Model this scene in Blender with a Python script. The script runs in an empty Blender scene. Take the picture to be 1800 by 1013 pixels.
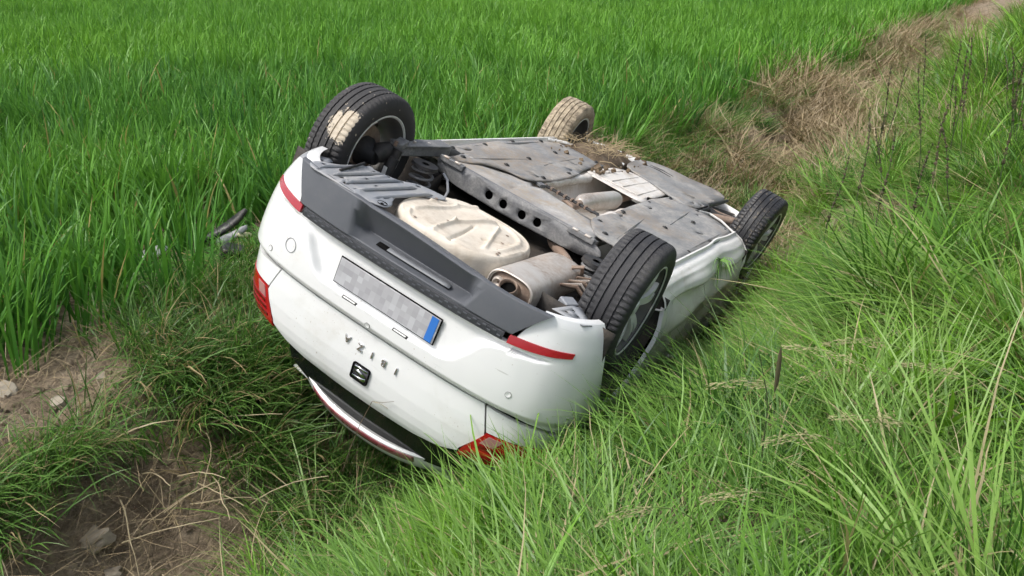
import bpy, bmesh, math, random
import numpy as np
from mathutils import Matrix, Vector, Euler

# ------------------------------------------------------------------ camera, sky, sun, exposure
SC = bpy.context.scene
COL = SC.collection
CAM_H = 1.6
PITCH = 21.2808
cam_d = bpy.data.cameras.new('camera'); cam = bpy.data.objects.new('camera', cam_d); COL.objects.link(cam)
cam_d.sensor_width = 36.0; cam_d.lens = 30.347; cam_d.clip_start = 0.05; cam_d.clip_end = 6000
cam.location = (0, 0, CAM_H); cam.rotation_euler = (math.radians(90 - PITCH), 0, 0)
SC.camera = cam

SUN_EL, SUN_AZ = 62.0, 246.0          # azimuth clockwise from +Y: behind the camera, to the left
world = bpy.data.worlds.new('World'); SC.world = world; world.use_nodes = True
wn = world.node_tree.nodes; wl = world.node_tree.links
bg = wn['Background']; sky = wn.new('ShaderNodeTexSky'); sky.sky_type = 'NISHITA'; sky.sun_disc = False
sky.sun_elevation = math.radians(SUN_EL); sky.sun_rotation = math.radians(SUN_AZ)
sky.air_density = 1.0; sky.dust_density = 4.0; sky.ozone_density = 1.0
hs = wn.new('ShaderNodeHueSaturation'); hs.inputs['Saturation'].default_value = 0.45
wl.new(sky.outputs[0], hs.inputs['Color']); wl.new(hs.outputs[0], bg.inputs['Color']); bg.inputs['Strength'].default_value = 0.15
sun_d = bpy.data.lights.new('sun', 'SUN'); sun = bpy.data.objects.new('sun', sun_d); COL.objects.link(sun)
sun_d.energy = 2.0; sun_d.angle = math.radians(14); sun_d.color = (1.0, 0.96, 0.9)
az, el = math.radians(SUN_AZ), math.radians(SUN_EL)
to_sun = Vector((math.sin(az) * math.cos(el), math.cos(az) * math.cos(el), math.sin(el)))
sun.rotation_euler = to_sun.to_track_quat('Z', 'Y').to_euler()
SC.view_settings.view_transform = 'Standard'; SC.view_settings.look = 'None'
SC.view_settings.exposure = 0.47; SC.view_settings.gamma = 1.0; SC.view_settings.use_curve_mapping = False
SC.cycles.max_bounces = 4; SC.cycles.diffuse_bounces = 3; SC.cycles.glossy_bounces = 2; SC.cycles.transparent_max_bounces = 4; SC.cycles.transmission_bounces = 2
SC.cycles.use_adaptive_sampling = True; SC.cycles.adaptive_threshold = 0.035; SC.cycles.adaptive_min_samples = 16
SC.cycles.debug_use_spatial_splits = True

rng = np.random.default_rng(7)
random.seed(7)

# ------------------------------------------------------------------ material helpers
MATS = {}
def nt(name):
    m = bpy.data.materials.new(name); m.use_nodes = True; t = m.node_tree
    MATS[name] = m
    return m, t, t.nodes['Principled BSDF']
def node(t, kind, **kw):
    n = t.nodes.new(kind)
    for k, v in kw.items(): setattr(n, k, v)
    return n
def ramp(t, src, stops):
    r = node(t, 'ShaderNodeValToRGB'); e = r.color_ramp.elements
    while len(e) < len(stops): e.new(0.5)
    for el_, (p, c) in zip(e, stops):
        el_.position = p; el_.color = (c, c, c, 1) if not hasattr(c, '__len__') else (*c, 1)
    t.links.new(src, r.inputs[0]); return r.outputs[0]
def noise(t, scale, detail=4, rough=.55, coord='Object', dist=0.0, stretch=None):
    tc = node(t, 'ShaderNodeTexCoord'); n = node(t, 'ShaderNodeTexNoise')
    n.inputs['Scale'].default_value = scale; n.inputs['Detail'].default_value = detail
    n.inputs['Roughness'].default_value = rough; n.inputs['Distortion'].default_value = dist
    src = tc.outputs[coord] if coord != 'World' else node(t, 'ShaderNodeNewGeometry').outputs['Position']
    if stretch:
        mp = node(t, 'ShaderNodeMapping'); mp.inputs['Scale'].default_value = stretch
        t.links.new(src, mp.inputs[0]); src = mp.outputs[0]
    t.links.new(src, n.inputs['Vector']); return n.outputs['Fac']
def mixc(t, fac, a, b, mode='MIX'):
    m = node(t, 'ShaderNodeMix', data_type='RGBA', blend_type=mode)
    for idx, v in ((0, fac), (6, a), (7, b)):
        if hasattr(v, 'links'): t.links.new(v, m.inputs[idx])
        elif hasattr(v, '__len__'): m.inputs[idx].default_value = (*v[:3], 1)
        else: m.inputs[idx].default_value = v
    return m.outputs[2]
def math_(t, op, a, b=None):
    m = node(t, 'ShaderNodeMath', operation=op)
    for i, v in enumerate((a, b)):
        if v is None: continue
        if hasattr(v, 'links'): t.links.new(v, m.inputs[i])
        else: m.inputs[i].default_value = v
    return m.outputs[0]
def bump(t, bsdf, height, strength=.3, distance=.01):
    b = node(t, 'ShaderNodeBump'); b.inputs['Strength'].default_value = strength; b.inputs['Distance'].default_value = distance
    t.links.new(height, b.inputs['Height']); t.links.new(b.outputs[0], bsdf.inputs['Normal'])
def plain(name, col, rough=.5, metal=0.0, coat=0.0, dust=None, dscale=9, dlo=.45, dhi=.75, bmp=0, bscale=60, stretch=None, spec=None, stain=None, scuff=False):
    """a base colour with an optional irregular film of dust/mud of its own colour"""
    m, t, b = nt(name)
    b.inputs['Roughness'].default_value = rough; b.inputs['Metallic'].default_value = metal
    b.inputs['Coat Weight'].default_value = coat; b.inputs['Coat Roughness'].default_value = .06
    if spec is not None: b.inputs['Specular IOR Level'].default_value = spec
    b.inputs['Base Color'].default_value = (*col, 1)
    if dust:
        f = ramp(t, noise(t, dscale, 7, .62, dist=.4, stretch=stretch), [(dlo, 0), (dhi, 1)])
        f2 = ramp(t, noise(t, dscale * 9, 5, .7), [(.3, .25), (.7, 1)])
        f = math_(t, 'MULTIPLY', f, f2)
        cc = mixc(t, f, col, dust)
        if scuff:
            sc_ = math_(t, 'MULTIPLY', ramp(t, noise(t, 5, 3, .6, stretch=(1, 1.6, 22)), [(.66, 0), (.70, 1)]), ramp(t, noise(t, 2.2, 3), [(.50, 0), (.62, .55)]))
            sp_ = math_(t, 'MULTIPLY', ramp(t, noise(t, 95, 2, .5), [(.70, 0), (.74, .7)]), ramp(t, noise(t, 3.1, 3), [(.48, 0), (.62, 1)]))
            cc = mixc(t, sc_, mixc(t, sp_, cc, (.30, .24, .17)), (.42, .42, .40))
        if stain: cc = mixc(t, math_(t, 'MULTIPLY', ramp(t, noise(t, 2.6, 6, .7, dist=.8), [(.44, 0), (.64, 1)]), ramp(t, noise(t, 40, 4, .7), [(.35, .15), (.65, .9)])), cc, stain)
        t.links.new(cc, b.inputs['Base Color'])
        r = node(t, 'ShaderNodeMapRange'); r.inputs['To Min'].default_value = rough; r.inputs['To Max'].default_value = max(rough, .85)
        t.links.new(f, r.inputs['Value']); t.links.new(r.outputs[0], b.inputs['Roughness'])
        if metal:
            r2 = node(t, 'ShaderNodeMapRange'); r2.inputs['To Min'].default_value = metal; r2.inputs['To Max'].default_value = 0
            t.links.new(f, r2.inputs['Value']); t.links.new(r2.outputs[0], b.inputs['Metallic'])
    if bmp: bump(t, b, noise(t, bscale, 5, .6), bmp, .01)
    return m
MUD = (.36, .29, .21); DUST = (.47, .45, .42)
plain('paint_white', (.76, .77, .77), .30, 0, .7, dust=(.50, .47, .40), dscale=3.2, dlo=.56, dhi=.95, scuff=True)
plain('paint_dirty', (.79, .785, .76), .42, 0, .3, dust=(.50, .44, .35), dscale=6, dlo=.50, dhi=.82, scuff=True)
plain('cream_floor', (.68, .62, .53), .6, 0, 0, dust=(.40, .32, .23), dscale=6, dlo=.42, dhi=.82, bmp=.25, bscale=26, stain=(.36, .28, .20))
plain('rust_floor', (.46, .35, .28), .75, dust=(.62, .56, .48), dscale=10, dlo=.4, dhi=.8)
plain('bumper_plastic', (.078, .085, .098), .5, bmp=.12, bscale=420, dust=(.13, .135, .145), dscale=5, dlo=.4, dhi=.9)
plain('bumper_strip', (.035, .038, .045), .5, bmp=.5, bscale=210)
plain('tray_plastic', (.135, .145, .160), .55, dust=(.46, .435, .395), dscale=5, dlo=.27, dhi=.70, bmp=.3, bscale=22, stretch=(.8, 1.5, 1), stain=(.27, .205, .14))
plain('panel_grey', (.235, .25, .275), .5, dust=(.44, .42, .39), dscale=7, dlo=.42, dhi=.8, bmp=.1, bscale=40)
plain('beam_steel', (.125, .13, .14), .6, .2, dust=(.40, .39, .37), dscale=9, dlo=.36, dhi=.75, bmp=.25, bscale=120)
plain('tank_dusty', (.26, .265, .275), .7, dust=(.60, .58, .55), dscale=6, dlo=.34, dhi=.70, bmp=.3, bscale=35, stain=(.36, .29, .21))
plain('muffler_steel', (.58, .55, .51), .42, .45, dust=(.40, .31, .24), dscale=5, dlo=.45, dhi=.85, bmp=.12, bscale=30, stain=(.34, .25, .18))
plain('rust_steel', (.23, .16, .12), .75, .2, dust=(.45, .38, .31), dscale=14, dlo=.4, dhi=.8, bmp=.3, bscale=160)
plain('alu_shield', (.72, .69, .65), .5, .15, dust=(.44, .37, .29), dscale=6, dlo=.44, dhi=.85, bmp=.35, bscale=45, stain=(.40, .32, .23))
plain('black_part', (.016, .016, .017), .6, dust=(.10, .085, .07), dscale=10, dlo=.48, dhi=.85)
plain('under_dark', (.028, .026, .024), .8, dust=(.13, .10, .075), dscale=9, dlo=.42, dhi=.8, bmp=.3, bscale=60)
plain('rubber', (.030, .030, .033), .68, dust=(.15, .145, .135), dscale=6, dlo=.5, dhi=.95, bmp=.1, bscale=300)
plain('slot_grey', (.17, .18, .195), .5)
plain('rubber_splash_base', (.030, .030, .033), .7, dust=(.60, .56, .49), dscale=26, dlo=.66, dhi=.70, bmp=.1, bscale=300)
plain('rubber_wet', (.017, .017, .019), .42, dust=(.20, .17, .13), dscale=34, dlo=.56, dhi=.66, bmp=.25, bscale=200)
plain('rubber_mud', (.42, .35, .25), .9, dust=(.10, .078, .055), dscale=22, dlo=.44, dhi=.60, bmp=.9, bscale=60)
plain('rim_silver', (.66, .67, .66), .3, .12, dust=(.22, .20, .17), dscale=8, dlo=.5, dhi=.9)
plain('rim_barrel', (.10, .10, .10), .5, .4, dust=(.17, .15, .12), dscale=12, dlo=.4, dhi=.8)
plain('chrome', (.62, .63, .64), .12, 1.0)
plain('chrome_dark', (.10, .10, .11), .2, .6)
plain('gap_black', (.006, .006, .006), .9, spec=0.05)
plain('glass_dark', (.008, .009, .010), .12, 0, 0)
plain('lens_red', (.40, .006, .010), .12, 0, 1.0)
plain('lens_dark', (.16, .004, .006), .15, 0, 1.0)
plain('orange_reflection', (.45, .05, .015), .15, 0, 1.0)
plain('lens_clear', (.40, .20, .19), .15, 0, 1.0)
plain('reflector_red', (.36, .010, .020), .22, 0, .8)
plain('brake_strip', (.27, .055, .075), .25, 0, .6, dust=(.42, .30, .29), dscale=9)
plain('label_white', (.72, .72, .70), .6)
plain('mud_white', (.66, .60, .50), .9, bmp=.6, bscale=60)
m, t, b = nt('rubber_splash')                     # dark tread with one dried splash of pale mud on the raised blocks
tc = node(t, 'ShaderNodeTexCoord'); vd = node(t, 'ShaderNodeVectorMath', operation='DISTANCE'); vd.inputs[1].default_value = (-.115, .066, -.283)
t.links.new(tc.outputs['Object'], vd.inputs[0])
vs = node(t, 'ShaderNodeVectorMath', operation='MULTIPLY'); vs.inputs[1].default_value = (1, 0, 1); t.links.new(tc.outputs['Object'], vs.inputs[0])
vl = node(t, 'ShaderNodeVectorMath', operation='LENGTH'); t.links.new(vs.outputs[0], vl.inputs[0])
dd = math_(t, 'ADD', vd.outputs['Value'], math_(t, 'MULTIPLY', noise(t, 30, 7, .75), .17))
msk = math_(t, 'MULTIPLY', math_(t, 'LESS_THAN', dd, .168), math_(t, 'GREATER_THAN', vl.outputs['Value'], .3005))
fl = math_(t, 'MULTIPLY', math_(t, 'GREATER_THAN', noise(t, 26, 4, .6), .685), math_(t, 'LESS_THAN', vd.outputs['Value'], .34))
t.links.new(mixc(t, math_(t, 'MAXIMUM', msk, fl), mixc(t, noise(t, 7, 5), (.022, .022, .025), (.055, .053, .052)), mixc(t, noise(t, 40, 4), (.36, .30, .22), (.66, .59, .48))), b.inputs['Base Color']); b.inputs['Roughness'].default_value = .75
bump(t, b, noise(t, 260, 4), .15, .01)
plain('plate_blue', (.03, .16, .52), .35)
m, t, b = nt('plate_print')                       # a pale plate whose print cannot be read
tc = node(t, 'ShaderNodeTexCoord'); sn = node(t, 'ShaderNodeVectorMath', operation='SNAP'); sn.inputs[1].default_value = (1, .026, .026)
wn_ = node(t, 'ShaderNodeTexWhiteNoise'); t.links.new(tc.outputs['Object'], sn.inputs[0]); t.links.new(sn.outputs[0], wn_.inputs['Vector'])
t.links.new(ramp(t, wn_.outputs['Value'], [(0, (.33, .33, .35)), (.6, (.38, .38, .40)), (1, (.47, .48, .50))]), b.inputs['Base Color']); b.inputs['Roughness'].default_value = .6

# ------------------------------------------------------------------ mesh helpers
class MB:
    def __init__(s): s.v = []; s.f = []
    def add(s, v, f):
        o = len(s.v); s.v += [tuple(map(float, p)) for p in v]; s.f += [tuple(i + o for i in q) for q in f]; return s
    def build(s, name, mat, parent=None, smooth=True, bevel=0, solid=0, subd=0, sharp=40):
        me = bpy.data.meshes.new(name); me.from_pydata(s.v, [], s.f); me.validate(); me.update()
        return finish(name, me, mat, parent, smooth, bevel, solid, subd, sharp)
def finish(name, me, mat, parent=None, smooth=True, bevel=0, solid=0, subd=0, sharp=40, fixn=True):
    bm = bmesh.new(); bm.from_mesh(me)
    bmesh.ops.remove_doubles(bm, verts=bm.verts, dist=1e-5)
    if fixn: bmesh.ops.recalc_face_normals(bm, faces=bm.faces)
    lim = math.radians(sharp)
    for e in bm.edges: e.smooth = not (len(e.link_faces) == 2 and e.calc_face_angle(0) > lim)
    for f in bm.faces: f.smooth = smooth
    bm.to_mesh(me); bm.free()
    o = bpy.data.objects.new(name, me); COL.objects.link(o)
    if mat: me.materials.append(MATS[mat] if isinstance(mat, str) else mat)
    if parent: o.parent = parent
    if solid: md = o.modifiers.new('solid', 'SOLIDIFY'); md.thickness = solid; md.offset = 0
    if bevel:
        md = o.modifiers.new('bevel', 'BEVEL'); md.width = bevel; md.segments = 2; md.limit_method = 'ANGLE'; md.angle_limit = math.radians(35)
    if subd: md = o.modifiers.new('subd', 'SUBSURF'); md.levels = subd; md.render_levels = subd
    return o
def grid(fn, nu, nv, cu=False):
    v = [fn(i / (nu if cu else nu - 1), j / (nv - 1)) for j in range(nv) for i in range(nu)]
    f = []
    for j in range(nv - 1):
        for i in range(nu if cu else nu - 1):
            a = j * nu + i; b2 = j * nu + (i + 1) % nu
            f.append((a, b2, b2 + nu, a + nu))
    return v, f
def box(c, s, rot=None):
    v = [Vector(((i & 1) - .5, ((i >> 1) & 1) - .5, (i >> 2) - .5)) * 1 for i in range(8)]
    out = []
    for p in v:
        p = Vector((p.x * s[0], p.y * s[1], p.z * s[2]))
        if rot: p = Euler([math.radians(a) for a in rot]).to_matrix() @ p
        out.append((p.x + c[0], p.y + c[1], p.z + c[2]))
    return out, [(0, 2, 3, 1), (4, 5, 7, 6), (0, 1, 5, 4), (2, 6, 7, 3), (0, 4, 6, 2), (1, 3, 7, 5)]
def tube(path, rad, n=10, caps=True, sy=1.0):
    path = [Vector(p) for p in path]; v = []; f = []
    up = None
    for i, p in enumerate(path):
        d = (path[min(i + 1, len(path) - 1)] - path[max(i - 1, 0)]).normalized()
        if up is None: up = d.orthogonal().normalized()
        up = (up - d * up.dot(d)).normalized(); sd = d.cross(up)
        r = rad[i] if hasattr(rad, '__len__') else rad
        for k in range(n):
            a = 2 * math.pi * k / n
            v.append(tuple(p + up * (math.cos(a) * r) + sd * (math.sin(a) * r * sy)))
    for i in range(len(path) - 1):
        for k in range(n):
            a, b2 = i * n + k, i * n + (k + 1) % n
            f.append((a, b2, b2 + n, a + n))
    if caps: f += [tuple(range(n))[::-1], tuple(range((len(path) - 1) * n, len(path) * n))]
    return v, f
def revolve(prof, n=48, axis='y', close=False):
    """prof: list of (axial, radius)"""
    v = []; f = []; m_ = len(prof)
    for k in range(n):
        a = 2 * math.pi * k / n
        for ax, r in prof: v.append((r * math.cos(a), ax, r * math.sin(a)) if axis == 'y' else (ax, r * math.cos(a), r * math.sin(a)))
    for k in range(n):
        for j in range(m_ - (0 if close else 1)):
            a = k * m_ + j; b2 = k * m_ + (j + 1) % m_; c = ((k + 1) % n) * m_ + (j + 1) % m_; d = ((k + 1) % n) * m_ + j
            f.append((a, b2, c, d))
    return v, f
def circle(cx, cy, rx, ry=None, n=16, rot=0):
    ry = ry or rx; c, s = math.cos(rot), math.sin(rot)
    return [(cx + c * rx * math.cos(2 * math.pi * k / n) - s * ry * math.sin(2 * math.pi * k / n),
             cy + s * rx * math.cos(2 * math.pi * k / n) + c * ry * math.sin(2 * math.pi * k / n)) for k in range(n)]
def smooth_poly(p, it=2):
    p = [np.array(q, float) for q in p]
    for _ in range(it):
        q = []
        for i in range(len(p)):
            a, b2 = p[i], p[(i + 1) % len(p)]
            q += [a * .8 + b2 * .2, a * .2 + b2 * .8]
        p = q
    return [tuple(a) for a in p]
def sheet(name, outer, holes, to3d, mat, parent, cut=0, solid=.006, bevel=0, off=0):
    """a flat panel with real holes, cut into a net so that to3d can warp it"""
    bm = bmesh.new(); edges = []
    for lp in [outer] + holes:
        vs = [bm.verts.new((p[0], p[1], 0)) for p in lp]
        edges += [bm.edges.new((vs[i], vs[(i + 1) % len(vs)])) for i in range(len(vs))]
    bmesh.ops.triangle_fill(bm, use_beauty=True, edges=edges)
    if cut:
        xs = [p[0] for p in outer]; ys = [p[1] for p in outer]
        for lo, hi, nrm in ((min(xs), max(xs), (1, 0, 0)), (min(ys), max(ys), (0, 1, 0))):
            k = lo + cut
            while k < hi:
                bmesh.ops.bisect_plane(bm, geom=bm.verts[:] + bm.edges[:] + bm.faces[:], plane_co=(nrm[0] * k, nrm[1] * k, 0), plane_no=nrm)
                k += cut
    for v in bm.verts: v.co = to3d(v.co.x, v.co.y)
    me = bpy.data.meshes.new(name); bm.to_mesh(me); bm.free()
    o = finish(name, me, mat, parent, True, 0, 0)
    md = o.modifiers.new('solid', 'SOLIDIFY'); md.thickness = solid; md.offset = off
    return o
def lerp_tab(tab):
    xs = [a for a, _ in tab]; ys = [b2 for _, b2 in tab]
    return lambda x: float(np.interp(x, xs, ys))
def spline_tab(tab):
    """Catmull-Rom through a table"""
    xs = np.array([a for a, _ in tab], float); ys = np.array([b2 for _, b2 in tab], float)
    mt = np.gradient(ys, xs)
    def fn(x):
        x = min(max(x, xs[0]), xs[-1]); i = min(max(int(np.searchsorted(xs, x)) - 1, 0), len(xs) - 2)
        h = xs[i + 1] - xs[i]; u = (x - xs[i]) / h
        return float((2*u**3-3*u**2+1)*ys[i] + (u**3-2*u**2+u)*h*mt[i] + (-2*u**3+3*u**2)*ys[i+1] + (u**3-u**2)*h*mt[i+1])
    return fn
def sstep(a, b2, x):
    u = min(max((x - a) / (b2 - a), 0), 1); return u * u * (3 - 2 * u)
def tag(o, label=None, cat=None, group=None, kind=None):
    for k, v in (('label', label), ('category', cat), ('group', group), ('kind', kind)):
        if v: o[k] = v
    return o
def empty(name, loc=(0, 0, 0), parent=None):
    o = bpy.data.objects.new(name, None); COL.objects.link(o); o.location = loc; o.empty_display_size = .2
    if parent: o.parent = parent
    return o

# ------------------------------------------------------------------ the lie of the land
AX = np.array([.523, .852]); AX /= np.linalg.norm(AX)      # along the ditch
PT = np.array([-400, -6, -4.3, -3.85, -3.5, -3.2, -2.95, -2.7, -2.42, -2.05, -1.75, -1.45, -1.2, -.9, -.5, 0, 3, 400])
PZ = np.array([-.30, -.30, -.30, -.31, -.37, -.53, -.74, -.90, -1.03, -1.05, -.90, -.56, -.36, -.21, -.09, 0, .02, 0])
def vnoise(x, y, seed=0):
    """smooth value noise, numpy"""
    xi = np.floor(x).astype(np.int64); yi = np.floor(y).astype(np.int64); fx = x - xi; fy = y - yi
    fx = fx * fx * (3 - 2 * fx); fy = fy * fy * (3 - 2 * fy)
    def h(a, b2):
        n = (a * 374761393 + b2 * 668265263 + seed * 1442695041) & 0x7fffffff
        n = ((n ^ (n >> 13)) * 1274126177) & 0x7fffffff
        return ((n ^ (n >> 16)) & 0xffff) / 65535.0
    return (h(xi, yi) * (1 - fx) + h(xi + 1, yi) * fx) * (1 - fy) + (h(xi, yi + 1) * (1 - fx) + h(xi + 1, yi + 1) * fx) * fy
def fbm(x, y, seed=0, o=4):
    r = 0; a = .5
    for k in range(o): r = r + a * vnoise(x * 2 ** k, y * 2 ** k, seed + k); a *= .5
    return r
def st(x, y): return x * AX[0] + y * AX[1], x * AX[1] - y * AX[0]
def ground_z(x, y):
    x = np.asarray(x, float); y = np.asarray(y, float)
    s, tt = st(x, y)
    wob = (fbm(s * .45, tt * 0 + 3.1, 5, 3) - .45) * .35
    near = np.clip((14 - np.hypot(x, y)) / 8, 0, 1)
    base = np.interp(tt + wob * np.exp(-((tt + 2.5) / 1.4) ** 2) * np.clip((s - 7) / 4, 0, 1), PT, PZ)
    k = np.clip((s - 5.0) / 3.0, 0, 1); k = k * k * (3 - 2 * k)
    ref = np.interp(tt, [-3.8, -1.1], [-.31, -.36])
    ditch = np.where((tt > -3.9) & (tt < -1.0), base - ref, 0); ditch = np.minimum(ditch, 0)
    base = base - ditch * .28 * k
    rough = np.exp(-((tt + 2.6) / 1.3) ** 2)
    z = base + (fbm(x * 2.3, y * 2.3, 11, 4) - .47) * (.04 + .16 * rough + .30 * rough * k) + (fbm(x * 9, y * 9, 23, 3) - .44) * .045 * (.3 + rough)
    z = z - .13 * np.exp(-((tt + 1.15) / .38) ** 2) * np.clip((s - 2.9) / .5, 0, 1) * np.clip((7.4 - s) / .8, 0, 1)
    return np.where(np.hypot(x, y) > 90, z * 0 - .25, z)
def axis_coords(lo, hi, step, far):
    c = list(np.arange(lo, hi + 1e-6, step)); k = step
    a = hi
    while a < far: k *= 1.35; a += k; c.append(a)
    k = step; a = lo
    while a > -far: k *= 1.35; a -= k; c.insert(0, a)
    return np.array(c)
gx = axis_coords(-5, 9, .07, 2500); gy = axis_coords(.2, 13, .07, 2500)
GX, GY = np.meshgrid(gx, gy); GZ = ground_z(GX, GY)
nx_, ny_ = len(gx), len(gy)
idx = np.arange(nx_ * ny_).reshape(ny_, nx_)
quads = np.stack([idx[:-1, :-1], idx[:-1, 1:], idx[1:, 1:], idx[1:, :-1]], -1).reshape(-1, 4)
me = bpy.data.meshes.new('ground'); me.from_pydata(np.stack([GX, GY, GZ], -1).reshape(-1, 3).tolist(), [], quads.tolist()); me.update()
me.polygons.foreach_set('use_smooth', [True] * len(me.polygons))
ground = bpy.data.objects.new('ground', me); COL.objects.link(ground); tag(ground, kind='structure')
m, t, b = nt('soil')
geo = node(t, 'ShaderNodeNewGeometry')
f = ramp(t, noise(t, 3.5, 8, .65, 'World'), [(.32, (.21, .155, .10)), (.5, (.36, .28, .19)), (.68, (.50, .41, .295))])
f = mixc(t, ramp(t, noise(t, 24, 6, .7, 'World'), [(.42, 0), (.62, .7)]), f, (.12, .085, .055))
f = mixc(t, ramp(t, noise(t, 1.3, 5, .6, 'World'), [(.55, 0), (.7, .5)]), f, (.10, .12, .045))
sep = node(t, 'ShaderNodeSeparateXYZ'); t.links.new(geo.outputs['Position'], sep.inputs[0])
tt_ = math_(t, 'SUBTRACT', math_(t, 'MULTIPLY', sep.outputs[0], float(AX[1])), math_(t, 'MULTIPLY', sep.outputs[1], float(AX[0])))
side = math_(t, 'ADD', math_(t, 'LESS_THAN', tt_, -5.5), math_(t, 'GREATER_THAN', tt_, .8))
far = math_(t, 'GREATER_THAN', math_(t, 'ADD', math_(t, 'POWER', sep.outputs[0], 2.0), math_(t, 'POWER', sep.outputs[1], 2.0)), 1200.0)
gfield = ramp(t, noise(t, .5, 8, .7, 'World'), [(.3, (.045, .11, .022)), (.7, (.085, .18, .04))])
f = mixc(t, math_(t, 'MULTIPLY', side, far), f, gfield)
t.links.new(f, b.inputs['Base Color']); b.inputs['Roughness'].default_value = .95
vo = node(t, 'ShaderNodeTexVoronoi', feature='DISTANCE_TO_EDGE'); vo.inputs['Scale'].default_value = 11; t.links.new(geo.outputs['Position'], vo.inputs['Vector'])
crk = ramp(t, vo.outputs['Distance'], [(0, 0), (.06, 1)])
bump(t, b, math_(t, 'ADD', noise(t, 34, 8, .75, 'World'), math_(t, 'MULTIPLY', crk, .25)), 1.0, .05)
me.materials.append(m)

# ------------------------------------------------------------------ the overturned car (x forward from the rear axle, y to its left, z up)
CAR = empty('overturned_car')
CM = Matrix((( .443,  .812, -.380, -.018), ( .881, -.473,  .016, 3.808), (-.166, -.342, -.925, .661), (0, 0, 0, 1)))
r3 = CM.to_3x3(); cx = r3.col[0].normalized(); cy = (r3.col[1] - cx * r3.col[1].dot(cx)).normalized(); cz = cx.cross(cy)
CM = Matrix(((cx.x, cy.x, cz.x, -.018), (cx.y, cy.y, cz.y, 3.808), (cx.z, cy.z, cz.z, .661), (0, 0, 0, 1)))
CAR.matrix_world = CM
tag(CAR, 'white hatchback car lying upside down on its roof in the ditch', 'car')
CMI = np.array(CM.inverted())

WID = spline_tab([(.16, .69), (.20, .755), (.25, .808), (.33, .848), (.42, .868), (.52, .879), (.66, .883), (.76, .874), (.86, .856), (.95, .826), (1.02, .785), (1.10, .745), (1.2, .69), (1.3, .63), (1.4, .56)])
XRC = spline_tab([(.16, -.605), (.20, -.630), (.25, -.648), (.32, -.662), (.40, -.676), (.50, -.684), (.60, -.686), (.655, -.684)])
def XR(z):
    if z <= .655: return XRC(z)
    return float(np.interp(z, [.655, .662, .69, .70, .78, .86, .92, .96, .99, 1.01, 1.03, 1.05, 1.08], [-.684, -.681, -.650, -.649, -.651, -.649, -.642, -.633, -.621, -.609, -.590, -.566, -.53]))
PP = [0, .15, .30, .45, .55, .65, .73, .80, .87, 1.0]
YN = [0, .20, .40, .60, .72, .83, .905, .955, .985, 1.0]
XO = [0, .002, .009, .029, .054, .098, .158, .228, .305, .46]
yn_s = spline_tab(list(zip(PP, YN))); xo_s = spline_tab(list(zip(PP, XO)))
def p_of_y(y, z): return math.copysign(float(np.interp(abs(y) / WID(z), YN, PP)), y)
def p_of_x(x, z): return float(np.interp(x - XR(z), XO, PP))
ARCH_R, ARCH_Z = .368, .31
def arch_p(z):
    d = ARCH_R ** 2 - (z - ARCH_Z) ** 2
    xa = -math.sqrt(d) if d > 0 else -.05
    return min(p_of_x(min(xa, -.05), z), 1.0)
# sculpted recess round the number plate, running out under the reflectors
ZU = spline_tab([(0, .603), (.25, .603), (.31, .600), (.345, .585), (.40, .525), (.445, .468), (.49, .447), (.60, .432), (.70, .415), (.76, .385), (.80, .33)])
def recess(y, z):
    a = abs(y)
    if a > .79 or z < .36: return 0.0
    zu = ZU(a); wd = .055 * math.exp(-((a - .395) / .05) ** 2); k = 1 - sstep(zu - .009 - wd * .5, zu + .001 + wd * .3, z)
    return .034 * k * (1 - sstep(.70, .78, a)) * sstep(.40, .425, z) * (1 if a < .40 else 1 - .35 * sstep(.40, .5, a))
def skin(p, z, rec=False):
    y = math.copysign(yn_s(abs(p)), p) * WID(z); x = XR(z) + xo_s(abs(p))
    if rec: x += recess(y, z)
    return Vector((x, y, z))
def skin_n(p, z):
    e = .01; a = skin(p - e, z); b2 = skin(p + e, z); d = b2 - a
    return Vector((-abs(d.y), d.x * (1 if d.y >= 0 else -1), 0)).normalized() if abs(d.y) > 1e-6 else Vector((0, math.copysign(1, p), 0))
def patch(pl, pr, zb, zt, nu, nv, flange=.018, rec=False, lift=0.0, disp=None):
    def pt(a, b2):
        z = zb(a) + (zt(a) - zb(a)) * b2; p = pl(z) + (pr(z) - pl(z)) * a
        q = skin(p, z, rec) + skin_n(p, z) * lift
        if disp: q += disp(q)
        return q, p, z
    v = []; f = []
    for j in range(-1, nv + 1):
        for i in range(-1, nu + 1):
            a = min(max(i, 0), nu - 1) / (nu - 1); b2 = min(max(j, 0), nv - 1) / (nv - 1)
            q, p, z = pt(a, b2)
            if i in (-1, nu) or j in (-1, nv): q = q - skin_n(p, z) * flange
            v.append(tuple(q))
    w = nu + 2
    for j in range(nv + 1):
        for i in range(nu + 1):
            if (i in (0, nu)) and (j in (0, nv)): continue
            k = j * w + i; f.append((k, k + 1, k + w + 1, k + w))
    return MB().add(v, f)
C_ = lambda c: (lambda *_: c)
BZ = lerp_tab([(0, .404), (.520, .404), (.645, .208), (.80, .203), (1, .203)])
SEAM = lerp_tab([(0, .690), (.55, .690), (.70, .715), (.80, .745), (.9, .76)])
def a2y(a): return abs(yn_s(abs(2 * a - 1) * .84)) * .86
bump_o = patch(lambda z: -arch_p(z), arch_p, lambda a: BZ(a2y(a)) + (.036 * sstep(.55, .645, a2y(a)) if a > .5 else 0), lambda a: SEAM(a2y(a)) - .003, 201, 124, .03, True).build('rear_bumper', 'paint_white', CAR, sharp=55)
bump_o['label'] = 'white rear bumper with sculpted plate recess'
def side_edge(z): return float(np.interp(z, [.69, .80, .825, .935, .965, 1.0], [.548, .590, .597, .522, .512, .50]))
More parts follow.
